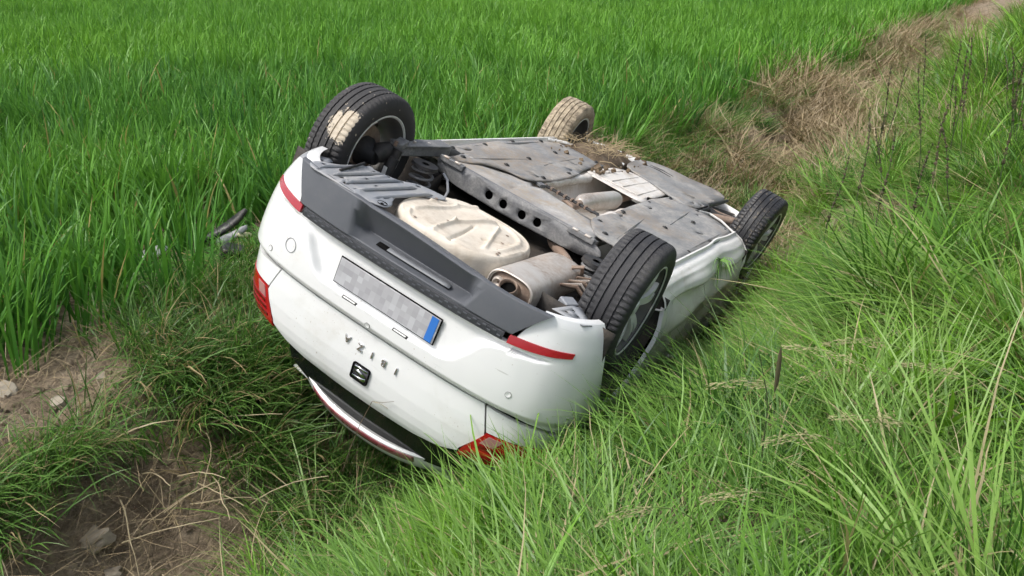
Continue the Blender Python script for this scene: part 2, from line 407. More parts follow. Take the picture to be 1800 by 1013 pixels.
GATE_TOP = spline_tab([(0, .955), (.06, .982), (.16, 1.005), (.3, 1.020), (.5, 1.027), (.7, 1.020), (.84, 1.005), (.94, .982), (1, .955)])
gate = patch(lambda z: p_of_y(-side_edge(z), z), lambda z: p_of_y(side_edge(z), z), lambda a: SEAM(abs(2 * a - 1) * .55) + .005, GATE_TOP, 121, 60, .03).build('tailgate', 'paint_white', CAR, sharp=50)
for sg in (-1, 1):
    lo = lambda a: (SEAM(.58 + .3 * (1 - a if sg < 0 else a)) + .004)
    if sg > 0:
        pl_, pr_ = (lambda z: p_of_y(side_edge(z) + .008, z)), (lambda z: 1.0)
    else:
        pl_, pr_ = (lambda z: -1.0), (lambda z: p_of_y(-side_edge(z) - .008, z))
    patch(pl_, pr_, lo, C_(.806), 40, 16, .025).build('quarter_panel', 'paint_white', CAR, sharp=50)
    # tail lamp wraps the corner, its inner end pointing up along the tailgate
    def li(z): return float(np.interp(z, [.81, .93, .965, 1.0], [.604, .530, .520, .50]))
    if sg > 0: pl_, pr_ = (lambda z: p_of_y(li(z), z)), (lambda z: .80 - (z - .81) * .1)
    else: pl_, pr_ = (lambda z: -.80 + (z - .81) * .1), (lambda z: p_of_y(-li(z), z))
    zt = (lambda a: .972 - .03 * (a if sg > 0 else 1 - a))
    lamp = patch(pl_, pr_, C_(.811), zt, 36, 24, .03, lift=.004).build('tail_lamp', 'lens_red', CAR, sharp=50)
    if sg > 0: p2l, p2r = (lambda z: p_of_y(li(z) + .02, z)), (lambda z: p_of_y(li(z) + .075, z))
    else: p2l, p2r = (lambda z: p_of_y(-li(z) - .075, z)), (lambda z: p_of_y(-li(z) - .02, z))
    patch(p2l, p2r, C_(.818), C_(.862), 8, 8, .004, lift=.0075).build('clear_lens', 'lens_clear', lamp)
    if sg > 0: p3l, p3r = (lambda z: p_of_y(li(z) + .03, z)), (lambda z: .72)
    else: p3l, p3r = (lambda z: -.72), (lambda z: p_of_y(-li(z) - .03, z))
    for k in range(3):
        patch(p3l, p3r, C_(.872 + k * .028), C_(.886 + k * .028), 16, 4, .004, lift=.0075).build('light_bar', 'orange_reflection' if k == 1 and sg > 0 else 'lens_dark', lamp)  # left lamp's middle bar: orange reflection put into its colour
    patch((lambda z: .80) if sg > 0 else (lambda z: -1.0), (lambda z: 1.0) if sg > 0 else (lambda z: -.80), C_(.811), C_(.985), 10, 10, .03).build('quarter_panel', 'paint_white', CAR)
    # reflector set in the lower bumper
    q0, q1 = (.535, .765)
    if sg > 0: pa, pb = (lambda z: p_of_y(q0, z)), (lambda z: p_of_y(q1, z))
    else: pa, pb = (lambda z: p_of_y(-q1, z)), (lambda z: p_of_y(-q0, z))
    e0 = (lambda a: .352 + .034 * (1 - (a if sg > 0 else 1 - a)) * 0 + .012 * (a if sg > 0 else 1 - a) * 0 + .014 * math.sin(math.pi * a) * 0)
    k_ = (lambda a: a if sg > 0 else 1 - a)
    patch(pa, pb, lambda a: .368 - .018 * k_(a), lambda a: .402 - .032 * k_(a) + .004 * math.sin(math.pi * a), 30, 6, .012, lift=.006).build('reflector', 'reflector_red', bump_o)
# shut lines behind the panel gaps
gm = MB()
for z0, z1 in ((.66, .72),):
    v, f = grid(lambda a, b2: tuple(skin((2 * a - 1) * .86, z0 + (z1 - z0) * b2) + Vector((.018, 0, 0)) - Vector((0, math.copysign(.012, 2 * a - 1) if abs(2*a-1) > .6 else 0, 0))), 81, 4); gm.add(v, f)
for sg in (-1, 1):
    v, f = grid(lambda a, b2: tuple(skin(p_of_y(sg * (side_edge(.69 + .3 * b2) + (a - .5) * .05), .69 + .3 * b2), .69 + .3 * b2) + Vector((.02, 0, 0))), 3, 20); gm.add(v, f)
gm.build('shut_gap', 'gap_black', CAR)

# number plate, its lamps, sensors, towing eye cover
XP = XR(.52) + .034 - .010
plate = MB().add(*box((XP, 0, .521), (.006, .52, .112))).build('number_plate', 'plate_print', CAR, bevel=.002)
MB().add(*box((XP - .0038, .236, .521), (.003, .034, .108))).build('blue_band', 'plate_blue', plate)
MB().add(*box((XP + .004, 0, .521), (.006, .53, .122))).build('plate_holder', 'gap_black', plate, bevel=.002)
for y in (-.146, .123):
    x = XR(.612) + .012
    MB().add(*box((x - .006, y, .606), (.012, .076, .014), (0, 35, 0))).build('plate_lamp', 'black_part', bump_o, bevel=.002)
    MB().add(*box((x - .0105, y, .6035), (.006, .062, .007), (0, 35, 0))).build('lamp_lens', 'label_white', bump_o)
def on_skin(o, y, z, lift=0.0, rec=True):
    p = p_of_y(y, z); q = skin(p, z, rec); n = skin_n(p, z)
    dz = .01; tz = (skin(p, z + dz, rec) - skin(p, z - dz, rec)).normalized()
    r = n.cross(tz).normalized()              # to the right seen from behind
    n2 = r.cross(tz).normalized()
    if n2.dot(n) < 0: n2 = -n2
    right = tz.cross(n2).normalized()
    o.matrix_local = Matrix(((right.x, tz.x, n2.x, q.x + n2.x * lift), (right.y, tz.y, n2.y, q.y + n2.y * lift), (right.z, tz.z, n2.z, q.z + n2.z * lift), (0, 0, 0, 1)))
    return o
def ring_mesh(r, w, h=.002, n=24):
    v, f = revolve([(0, r - w), (h, r - w), (h, r + w), (0, r + w)], n, close=True)
    return MB().add([(a, c, b2) for a, b2, c in v], f)
for y, z in ((-.026, .654), (.627, .593), (-.629, .626), (.25, .652)):
    if y == .25: continue
    s_ = ring_mesh(.0125, .0008).build('parking_sensor', 'tray_plastic', bump_o); on_skin(s_, y, z, .0003)
    d_ = MB().add(*revolve([(0, .0001), (.002, .0115), (0, .012)], 20)).build('sensor_cap', 'paint_white', bump_o)
    for vv in d_.data.vertices: vv.co = (vv.co.x, vv.co.z, vv.co.y)
    on_skin(d_, y, z, .0004)
tw = ring_mesh(.031, .0011).build('towing_cover', 'panel_grey', bump_o); on_skin(tw, -.517, .549, .0002)
# raised lettering and badge
def letter(ch, y, z, size, mat, parent):
    cu = bpy.data.curves.new('letter', 'FONT'); cu.body = ch; cu.size = size; cu.extrude = .0035; cu.bevel_depth = .0008; cu.align_x = 'CENTER'; cu.align_y = 'CENTER'
    tmp = bpy.data.objects.new('letter_curve', cu); lm = bpy.data.meshes.new_from_object(tmp); bpy.data.objects.remove(tmp)
    lm.materials.clear(); lm.materials.append(MATS[mat])
    o = bpy.data.objects.new('letter', lm); COL.objects.link(o); o.parent = parent
    return on_skin(o, y, z, .003)
for ch, y in zip('IBIZA', (.156, .091, .028, -.036, -.107)): letter(ch, y, .775, .043, 'chrome', gate)
bd = empty('badge', parent=CAR); on_skin(bd, .005, .883, 0)
def rrect(w, h, r, n=5):
    o = []
    for cx_, cy_, a0 in ((w - r, h - r, 0), (-w + r, h - r, 90), (-w + r, -h + r, 180), (w - r, -h + r, 270)):
        o += [(cx_ + r * math.cos(math.radians(a0 + 90 * k / n)), cy_ + r * math.sin(math.radians(a0 + 90 * k / n))) for k in range(n + 1)]
    return o
sheet('badge_plate', rrect(.044, .039, .010), [], lambda x, y: Vector((x, y, .003)), 'chrome_dark', bd, solid=.005)
sheet('badge_rim', rrect(.046, .041, .011), [rrect(.040, .035, .008)], lambda x, y: Vector((x, y, .006)), 'gap_black', bd, solid=.006)
# an S in slanted chrome blades
for pts in ([(-.034, .030), (.034, .030), (.034, .021), (-.014, .020), (-.034, .010)],
            [(-.034, .006), (-.012, .016), (.034, .003), (.034, -.006), (.012, -.016), (-.034, -.003)],
            [(-.034, -.030), (.034, -.030), (.034, -.010), (.014, -.020), (-.034, -.021)]):
    pass
for pts in ([(-.030, .029), (.034, .029), (.034, .019), (.0, .019), (-.034, .009), (-.034, .019)],
            [(-.034, .003), (-.010, .013), (.034, -.003), (.010, -.013)],
            [(.030, -.029), (-.034, -.029), (-.034, -.019), (.0, -.019), (.034, -.009), (.034, -.019)]):
    sheet('badge_blade', pts, [], lambda x, y: Vector((x, y, .007)), 'chrome', bd, solid=.004)

# dark lower bumper: two blocks, a pocket between them and a ribbed strip
def pocket(y): return sstep(-.285, -.215, y) * (1 - sstep(.29, .352, y))
yend = lerp_tab([(.19, .655), (.208, .645), (.404, .518), (.45, .50)])
def dpt(a, k):
    blk = [(-.585, .222), (-.640, .200), (-.655, .207), (-.664, .250), (-.672, .310), (-.678, .362), (-.672, .366)]
    pkt = [(-.575, .222), (-.640, .205), (-.653, .214), (-.622, .268), (-.590, .330), (-.671, .356), (-.670, .366)]
    z = blk[k][1]; ye = yend(max(z, .205)) - .002; y = (2 * a - 1) * ye
    w = pocket(y); x = blk[k][0] * (1 - w) + pkt[k][0] * w; z = blk[k][1] * (1 - w) + pkt[k][1] * w
    z += (0.034, .034, .032, .020, .006, 0, 0)[k] * sstep(-.15, .55, y) * (1 - .5 * math.exp(-((y - .2) / .1) ** 2) * 0)
    return (x + xo_s(abs(p_of_y(y, .4))) - .002, y, z)
v = []; f = []
NU = 161
for k in range(7):
    for i in range(NU): v.append(dpt(i / (NU - 1), k))
for k in range(6):
    for i in range(NU - 1): f.append((k * NU + i, k * NU + i + 1, (k + 1) * NU + i + 1, (k + 1) * NU + i))
diff = MB().add(v, f).build('lower_bumper', 'bumper_plastic', CAR, sharp=28, bevel=.003)
diff['label'] = 'dark grey plastic lower bumper with a pocket'
v, f = grid(lambda a, b2: (lambda y, z: (XR(.4) + xo_s(abs(p_of_y(y, .4))) - .004 + (.012 if b2 < .01 else 0) - .002 * math.sin(b2 * math.pi), y, z))((2 * a - 1) * .516, .364 + .039 * b2), 81, 7)
MB().add(v, f).build('ribbed_strip', 'bumper_strip', diff, sharp=50)
for k in range(46):                                # raised lozenges of the strip
    y = -.50 + k * .0222
    MB().add(*box((XR(.4) + xo_s(abs(p_of_y(y, .4))) - .0065, y, .377 + (k % 2) * .012), (.004, .016, .005))).build('strip_rib', 'bumper_plastic', diff)
def floor_pt(y, b2): return (-.612 - .055 * b2 + xo_s(abs(p_of_y(y, .4))) - .002, y, .329 + .024 * b2 - .002)
v, f = grid(lambda a, b2: floor_pt(-.14 + .37 * a, .22 + .42 * b2), 12, 3)
sl = MB().add(v, f).build('pocket_slot', 'gap_black', diff, solid=.003)
v, f = grid(lambda a, b2: (lambda q: (q[0], q[1], q[2] - .0025))(floor_pt(-.085 + .315 * a, .26 + .38 * b2)), 12, 3)
MB().add(v, f).build('slot_insert', 'slot_grey', diff, solid=.003)

# rear window, roof spoiler with its brake strip
v, f = grid(lambda a, b2: (-.555 + .09 * b2 + .09 * (2 * a - 1) ** 2 * (1 - .3 * b2), (2 * a - 1) * (.56 - .06 * b2), 1.03 + .20 * b2 - .05 * (2 * a - 1) ** 2), 30, 8)
MB().add(v, f).build('rear_window', 'glass_dark', CAR)
def spx(y): return .30 * (abs(y) / .58) ** 2.4
spf = [(-.46, 1.216), (-.497, 1.208), (-.504, 1.216), (-.475, 1.262), (-.43, 1.305), (-.33, 1.36), (-.10, 1.415)]
v, f = grid(lambda a, b2: (lambda k, y: (np.interp(k, range(7), [q[0] for q in spf]) + spx(y) * .75, y, np.interp(k, range(7), [q[1] for q in spf]) - .10 * (abs(y) / .6) ** 2.5))(b2 * 6, (2 * a - 1) * .45), 61, 13)
spo = MB().add(v, f).build('roof_spoiler', 'paint_white', CAR, solid=.006, sharp=50)
v, f = grid(lambda a, b2: (lambda y, u: (-.497 + .024 * u + spx(y) * .75 - .006, y, 1.225 + .038 * u - .10 * (abs(y) / .6) ** 2.5 - .002))((2 * a - 1) * .30, b2), 40, 4)
MB().add(v, f).build('brake_strip', 'brake_strip', spo, solid=.004)
v, f = grid(lambda a, b2: (lambda y: (-.46 + spx(y) * .75 - .02 * b2 + .04, y, 1.22 - .05 * b2 - .10 * (abs(y) / .6) ** 2.5))((2 * a - 1) * .44), 40, 3)
MB().add(v, f).build('spoiler_underside', 'gap_black', spo, solid=.004)

# body sides, doors, sills, glass, roof, bonnet, nose
TAP = spline_tab([(-.5, .985), (0, 1), (1.0, 1.005), (2.0, 1.0), (2.5, .985), (3.0, .95), (3.3, .89)])
def dent_and_tuck(x, z, sg):
    if sg < 0: return 0
    d = .055 * sstep(.42 + .03 * math.sin(x * 3.1), .58, z) * sstep(.3, .7, x) * (1 - sstep(2.0, 2.3, x))
    d += .045 * (1 - sstep(.28, .44, z)) * sstep(.4, .7, x) * (1 - sstep(1.9, 2.2, x))  # lower door edge tucked in so its tilt catches more light
    d += .020 * math.exp(-((x - 1.62) / .20) ** 2 - ((z - .38) / .06) ** 2) + .016 * math.exp(-((x - 1.05) / .16) ** 2 - ((z - .34) / .05) ** 2)
    return d + .006 * math.sin(x * 9 + z * 20) * sstep(.3, .5, z)
def side_pt(x, z, sg, off=0): return Vector((x, sg * (WID(z) * TAP(x) - dent_and_tuck(x, z, sg) - off), z))
def side_panel(name, x0, x1, zb, zt, sg, mat, nu=30, nv=24, fl=.02):
    v = []; f = []; w = nu + 2
    for j in range(-1, nv + 1):
        for i in range(-1, nu + 1):
            a = min(max(i, 0), nu - 1) / (nu - 1); b2 = min(max(j, 0), nv - 1) / (nv - 1)
            x = x0 + (x1 - x0) * a; z = zb(x) + (zt(x) - zb(x)) * b2
            v.append(tuple(side_pt(x, z, sg, fl if (i in (-1, nu) or j in (-1, nv)) else 0)))
    for j in range(nv + 1):
        for i in range(nu + 1):
            if i in (0, nu) and j in (0, nv): continue
            k = j * w + i; f.append((k, k + 1, k + w + 1, k + w))
    return MB().add(v, f).build(name, mat, CAR, sharp=50)
def archz(xc):
    return lambda x: max(.30, ARCH_Z + math.sqrt(max(ARCH_R ** 2 - (x - xc) ** 2, 0)) if abs(x - xc) < ARCH_R else .30)
for sg in (-1, 1):
    belt = lambda x: .955
    side_panel('rear_quarter', -.19, .44, archz(0), belt, sg, 'paint_white', 40, 20)
    d1 = side_panel('rear_door', .446, 1.26, C_(.298), belt, sg, 'paint_dirty' if sg > 0 else 'paint_white', 44, 30)
    d2 = side_panel('front_door', 1.266, 2.15, C_(.298), belt, sg, 'paint_dirty' if sg > 0 else 'paint_white', 44, 30)
    side_panel('front_fender', 2.156, 3.0, archz(2.564), lambda x: .955 - .12 * sstep(2.3, 3.0, x), sg, 'paint_white', 46, 20)
    for dd, xh in ((d1, .62), (d2, 1.45)):
        MB().add(*tube([side_pt(xh - .09, .86, sg, -.004), side_pt(xh - .05, .86, sg, -.032), side_pt(xh + .05, .86, sg, -.032), side_pt(xh + .09, .86, sg, -.004)], .012, 8)).build('door_handle', 'paint_white', dd)
    prof = [(.690, .215), (.700, .200), (.708, .176), (.716, .176), (.722, .198), (.760, .203), (.792, .222), (.803, .238), (.826, .262), (.838, .285), (.834, .300), (.80, .318)]
    def sp(a, b2):
        k = b2 * (len(prof) - 1); x = .36 + 1.83 * a
        y = np.interp(k, range(len(prof)), [q[0] for q in prof]); z = np.interp(k, range(len(prof)), [q[1] for q in prof])
        if sg > 0: y += .012 * math.sin(x * 7.3) * sstep(.77, .83, y) - .016 * math.exp(-((x - 1.7) / .14) ** 2); z += .012 * math.sin(x * 4.1 + 1) * sstep(.77, .83, y)
        return (x, sg * y * (1 - .03 * sstep(.75, 1, a) * 0), z)
    v, f = grid(sp, 60, 45); MB().add(v, f).build('sill', 'paint_dirty', CAR, solid=.004, sharp=50)
    # front end of the sill, folded round the wheel arch
    MB().add(*tube([(2.19, sg * .70, .188), (2.22, sg * .76, .215), (2.225, sg * .82, .262), (2.215, sg * .845, .34), (2.19, sg * .85, .42)], [.012, .014, .015, .014, .01], 8)).build('arch_lip', 'paint_dirty', CAR)
    v, f = grid(lambda a, b2: (.52 + 1.62 * a - .26 * b2 * (a > .5) * (a - .5) * 2 + .10 * b2 * (1 - a), sg * (.825 - .20 * b2), .965 + .40 * b2 * (1 - .25 * (2 * a - 1) ** 2 * 0)), 20, 8)
    MB().add(v, f).build('side_window', 'glass_dark', CAR, solid=.005)
    MB().add(*tube([(2.33, sg * .80, .955), (2.0, sg * .745, 1.14), (1.62, sg * .665, 1.33), (1.1, sg * .62, 1.395), (.4, sg * .60, 1.395), (.15, sg * .59, 1.39), (-.02, sg * .56, 1.37)], [.03, .035, .035, .035, .035, .03, .02], 8, sy=.7)).build('roof_rail', 'paint_white', CAR)
    MB().add(*tube([(2.12, sg * .84, .99), (2.10, sg * .93, 1.02), (2.08, sg * .99, 1.05)], [.025, .06, .045], 10, sy=.6)).build('door_mirror', 'paint_white', CAR)
for sg in (-1, 1):
    def dp(a, b2):
        q = skin(sg * (.60 + .40 * a), .975); q.x += .07 * (1 - a); q.y *= .90; z2 = 1.35 - .02 * a
        w = Vector((-.13 + .20 * a, sg * (.50 + .08 * a), z2))
        r_ = q.lerp(w, b2); r_.y += sg * .03 * math.sin(b2 * math.pi); return tuple(r_)
    v, f = grid(dp, 12, 12); MB().add(v, f).build('rear_pillar', 'paint_white', CAR, solid=.006)
v, f = grid(lambda a, b2: (1.60 - 1.80 * a, (2 * b2 - 1) * .60, 1.375 + .055 * math.sin(math.pi * (.25 + .6 * a)) - .045 * (2 * b2 - 1) ** 2), 24, 20); MB().add(v, f).build('roof', 'paint_white', CAR, solid=.006)
v, f = grid(lambda a, b2: (2.36 - .78 * b2 - .12 * (2 * a - 1) ** 2, (2 * a - 1) * (.76 - .12 * b2), .965 + .41 * b2), 20, 10); MB().add(v, f).build('windscreen', 'glass_dark', CAR, solid=.005)
v, f = grid(lambda a, b2: (2.32 + .93 * b2 - .14 * (2 * a - 1) ** 2 * b2, (2 * a - 1) * (.78 - .10 * b2), .975 - .19 * b2 ** 1.7 - .02 * (2 * a - 1) ** 2), 24, 16); MB().add(v, f).build('bonnet', 'paint_dirty', CAR, solid=.006)
v, f = grid(lambda a, b2: (3.34 - .02 * b2 - .34 * abs(2 * a - 1) ** 3, (2 * a - 1) * .82, .235 + .52 * b2), 30, 12); MB().add(v, f).build('front_bumper', 'paint_dirty', CAR, solid=.006)

# ---- underside
def warp(z, amp=.006, seed=0):
    return lambda x, y: Vector((x, y, z + amp * (math.sin(x * 6.1 + seed) * math.cos(y * 7.7 + seed * 2) + .5 * math.sin(x * 13 + y * 9 + seed))))
def slot(x, y, l=.075, w=.012, rot=0.0):
    return circle(x, y, l / 2, w, 10, rot)
trayR = [(.49, -.641), (1.023, -.674), (1.858, -.701), (2.10, -.60), (2.12, -.45), (2.263, -.277), (1.712, -.261), (1.455, -.193), (.902, -.186), (.789, -.235), (.771, -.349), (.654, -.436), (.516, -.448), (.442, -.515), (.448, -.575)]
tr = sheet('under_tray', smooth_poly(trayR), [slot(1.50, -.262, .05, .007), slot(.97, -.24, .05, .007), slot(1.72, -.33, .06, .006, .4), slot(.75, -.60, .09, .010), slot(.62, -.56, .05, .006)], warp(.186, .005, 1), 'tray_plastic', CAR, cut=.12, solid=.009)
tr['label'] = 'large grey plastic tray under the right floor'
trayL = [(.702, .228), (.899, .216), (1.572, .199), (1.96, .186), (2.265, .194), (2.287, .408), (2.262, .519), (2.147, .70), (1.887, .712), (.793, .706), (.502, .621), (.516, .479), (.502, .345), (.592, .286)]
tl = sheet('under_tray', smooth_poly(trayL), [slot(1.62, .27, .06, .008), slot(1.13, .255, .06, .008), slot(.88, .42, .05, .008), slot(1.68, .60, .08, .012, .5), slot(2.1, .46, .03, .006)], warp(.186, .006, 4), 'tray_plastic', CAR, cut=.12, solid=.009)
for o_, ln in ((tl, [((.62, .42), (1.35, .335)), ((1.0, .68), (2.05, .67)), ((1.5, .45), (2.1, .40))]), (tr, [((.6, -.50), (1.2, -.44)), ((.9, -.645), (1.8, -.66)), ((1.3, -.36), (1.9, -.40))])):
    for (a0, a1), (b0, b1) in ln:                  # pressed stiffening ribs
        MB().add(*tube([(a0, a1, .183), ((a0 + b0) / 2, (a1 + b1) / 2, .182), (b0, b1, .183)], [.004, .008, .004], 8, sy=.7)).build('tray_rib', 'tray_plastic', o_)
for o_, pts in ((tr, [(.56, -.52), (.62, -.63), (1.0, -.22), (1.03, -.65), (1.4, -.23), (1.45, -.68), (1.86, -.67), (2.1, -.33), (1.25, -.45), (1.75, -.50), (.86, -.40)]), (tl, [(.60, .36), (.76, .26), (1.2, .235), (1.75, .215), (2.2, .22), (2.22, .42), (2.1, .66), (1.6, .69), (1.1, .69), (.75, .66), (1.35, .46), (1.85, .50), (.95, .55)])):
    for x, y in pts:
        cl = MB().add(*revolve([(.008, .0001), (.008, .007), (.004, .009), (.004, .015), (0, .017)], 14)).build('tray_clip', 'black_part', o_)
        cl.data.transform(Matrix.Translation((x, y, .180)) @ Matrix.Rotation(math.radians(-90), 4, 'X'))
front = [(2.908, -.296), (3.11, -.25), (3.194, -.052), (3.33, .245), (3.223, .392), (2.829, .393), (2.307, .414), (2.218, .331), (2.241, .21), (2.407, -.019), (2.451, -.176), (2.534, -.26)]
frt = sheet('engine_tray', smooth_poly(front), [slot(2.36, .345, .045, .012), slot(2.42, .39, .045, .010), slot(2.55, .30, .045, .010)], warp(.180, .006, 2), 'tray_plastic', CAR, cut=.12, solid=.010)
for xx in (2.86, 2.93): MB().add(*tube([(xx, -.20, .176), (xx + .03, -.10, .175), (xx + .02, 0, .176)], [.005, .008, .005], 8)).build('tray_rib', 'black_part', frt)
MB().add(*tube([(2.30, .418, .19), (2.52, .43, .19), (2.62, .40, .185), (2.85, .41, .185), (3.2, .41, .19)], [.012, .016, .018, .016, .012], 8, sy=.6)).build('tray_edge', 'black_part', frt)
shield = [(1.707, -.241), (1.958, -.265), (2.376, -.251), (2.513, -.046), (2.407, .162), (1.974, .169), (1.953, .134), (1.806, .182), (1.72, .175), (1.724, -.045)]
sh = sheet('heat_shield', smooth_poly(shield, 1), [], warp(.196, .003, 3), 'alu_shield', CAR, cut=.1, solid=.005)
for pth in ([(1.80, -.19, .192), (2.30, -.20, .192)], [(1.84, .10, .192), (2.36, .09, .192)], [(1.80, -.19, .192), (1.84, .10, .192)], [(1.86, -.10, .192), (2.38, -.09, .192)], [(1.86, -.02, .192), (2.38, -.01, .192)]):
    MB().add(*tube(pth, .0035, 8)).build('shield_rib', 'alu_shield', sh)
# floor pans, tunnel, rear floor
for sg in (-1, 1):
    outl = [(.40, .69), (2.20, .69), (2.20, .27), (1.9, .23), (.80, .23), (.72, .36), (.40, .50)]
    sheet('floor_pan', [(x, sg * y) for x, y in outl], [], warp(.212, .004, 7), 'cream_floor', CAR, cut=.15, solid=.008)
    MB().add(*box((.62, sg * .60, .207), (.30, .16, .008), (0, 0, sg * -6))).build('floor_patch', 'rust_floor', CAR, bevel=.003)
tun = [(.235, .205), (.225, .225), (.205, .300), (.17, .350), (.09, .372), (0, .378), (-.09, .372), (-.17, .350), (-.205, .300), (-.225, .225), (-.235, .205)]
v, f = grid(lambda a, b2: (.70 + 1.75 * a, np.interp(b2 * 10, range(11), [q[0] for q in tun]), np.interp(b2 * 10, range(11), [q[1] for q in tun]) + .004 * math.sin(a * 40) * math.sin(b2 * math.pi)), 40, 31)
MB().add(v, f).build('tunnel_lining', 'alu_shield', CAR, solid=.004)
for sg in (-1, 1):                                  # rolled edges of the lining that stand above the trays
    v, f = grid(lambda a, b2: (.92 + .80 * a + .02 * math.sin(a * 9), sg * (.235 - .055 * math.sin(b2 * 1.9)), .198 - .010 * math.sin(b2 * math.pi) + .035 * b2 ** 2 + .004 * math.sin(a * 23)), 30, 8)
    MB().add(v, f).build('lining_flange', 'alu_shield', CAR, solid=.004)
v, f = grid(lambda a, b2: (-.52 + 1.35 * a, (2 * b2 - 1) * .62, .385 + .02 * math.sin(a * 14) * math.cos(b2 * 9)), 30, 24); MB().add(v, f).build('rear_floor', 'under_dark', CAR, solid=.006)
v, f = grid(lambda a, b2: (2.15 + 1.1 * a, (2 * b2 - 1) * .50, .285 + .02 * math.sin(a * 14) * math.cos(b2 * 9)), 20, 16); MB().add(v, f).build('engine_floor', 'under_dark', CAR, solid=.006)
for xc in (0, 2.564):
    for sg in (-1, 1):
        def lin(a, b2):
            th_ = math.radians(-9 + 198 * a); r = ARCH_R + .016
            return (xc + r * math.cos(th_), sg * (.50 + .345 * b2), ARCH_Z + r * math.sin(th_))
        v, f = grid(lin, 40, 6); mb = MB().add(v, f)
        fan = [(xc, sg * .502, ARCH_Z + .1)] + [lin(k / 20, 0) for k in range(21)]
        mb.add(fan, [(0, k + 1, k + 2) for k in range(20)])
        mb.build('arch_liner', 'under_dark', CAR, solid=.004)
# spare wheel well: pressed pan
RID = [((-.62, .02), (-.30, -.02), .012, .009), ((-.30, -.02), (-.06, .05), .016, .010), ((-.55, .10), (-.22, .04), .010, -.008), ((-.42, -.16), (-.12, -.12), .014, .008),
       ((-.40, .20), (-.10, .10), .013, .008), ((-.60, -.08), (-.45, -.16), .012, .007), ((-.30, .14), (-.22, .22), .012, -.008), ((-.22, -.20), (-.02, -.07), .010, .009)]
def rid(x, y):
    h = 0
    for (ax_, ay), (bx, by), w, hh in RID:
        dx, dy = bx - ax_, by - ay; u = min(max(((x - ax_) * dx + (y - ay) * dy) / (dx * dx + dy * dy), 0), 1)
        h += 1.5 * hh * math.exp(-(((x - ax_ - u * dx) ** 2 + (y - ay - u * dy) ** 2) / (w * .8) ** 2))
    return h
def well(a, b2):
    th_ = 2 * math.pi * a; k = b2
    c, s_ = math.cos(th_), math.sin(th_); e = 2.6
    rr = (abs(c / .295) ** e + abs(s_ / .285) ** e) ** (-1 / e)
    if k < .72: r = rr * .93 * k / .72; z = .212
    elif k < .85: u = (k - .72) / .13; r = rr * (.93 + .07 * math.sin(u * math.pi / 2)); z = .212 + .035 * (1 - math.cos(u * math.pi / 2))
    else: u = (k - .85) / .15; r = rr * (1 + .03 * u); z = .247 + .14 * u
    x, y = -.252 + r * c, .02 + r * s_
    z -= rid(x, y) * (1 if k < .72 else 0)
    z -= .010 * math.exp(-((k - .62) / .035) ** 2) * (.5 + .5 * math.cos(th_ - .9))
    z += .004 * math.sin(x * 17 + y * 11) * (k < .72)
    return (x, y, z)
v, f = grid(well, 180, 90, True); wl_ = MB().add(v, f).build('spare_wheel_well', 'cream_floor', CAR, sharp=70)
for x, y in ((-.50, -.10), (-.24, .20), (-.12, .16), (-.36, -.02), (-.06, .02), (-.20, -.19), (-.34, .235), (-.36, .25), (-.385, .255)):
    MB().add(*revolve([(0, .0001), (.0, .006), (.0, .008)], 10)).build('drain_hole', 'rust_steel', wl_).data.transform(Matrix.Translation((x, y, .2085 - max(rid(x, y), 0))) @ Matrix.Rotation(math.radians(90), 4, 'X'))
# ribbed grey panel beside the well
rp = [(-.60, -.60), (-.539, -.605), (-.457, -.56), (-.377, -.545), (-.284, -.525), (-.265, -.435), (-.225, -.373), (-.143, -.334), (-.115, -.258), (-.105, -.195), (-.15, -.172), (-.271, -.245), (-.419, -.252), (-.495, -.227), (-.545, -.190), (-.601, -.185), (-.632, -.234), (-.640, -.296), (-.640, -.45), (-.640, -.56)]
hl = [(-.564, -.451), (-.599, -.398), (-.597, -.341), (-.439, -.405), (-.439, -.351), (-.297, -.472), (-.272, -.418), (-.231, -.368), (-.17, -.312), (-.536, -.572), (-.566, -.545), (-.46, -.53)]
rb = sheet('ribbed_panel', smooth_poly(rp, 1), [slot(x, y, .030, .010, .35) for x, y in hl], lambda x, y: Vector((x, y, .204 - .010 * max(0, math.cos((y + .60) * 2 * math.pi / .088 + x * .6)) ** 3 * sstep(-.63, -.6, x) * (1 - sstep(-.30, -.24, x)) * sstep(-.57, -.53, y))), 'panel_grey', CAR, cut=.022, solid=.005)
for k in range(5):
    yy = -.545 + k * .072
    MB().add(*tube([(-.60, yy, .201), (-.57, yy + .004, .195), (-.34 + .03 * k, yy + .03, .195), (-.30 + .03 * k, yy + .034, .202)], [.004, .008, .008, .004], 8, sy=.8)).build('panel_rib', 'panel_grey', rb)
MB().add(*revolve([(0, .001), (.006, .012), (.006, .020), (0, .022)], 16)).build('panel_screw', 'gap_black', rb).data.transform(Matrix.Translation((-.585, -.215, .197)) @ Matrix.Rotation(math.radians(90), 4, 'X'))
MB().add(*tube([(-.30, -.545, .195), (-.33, -.52, .18), (-.42, -.51, .188), (-.52, -.50, .195)], .006, 8)).build('wire_clip', 'black_part', rb)
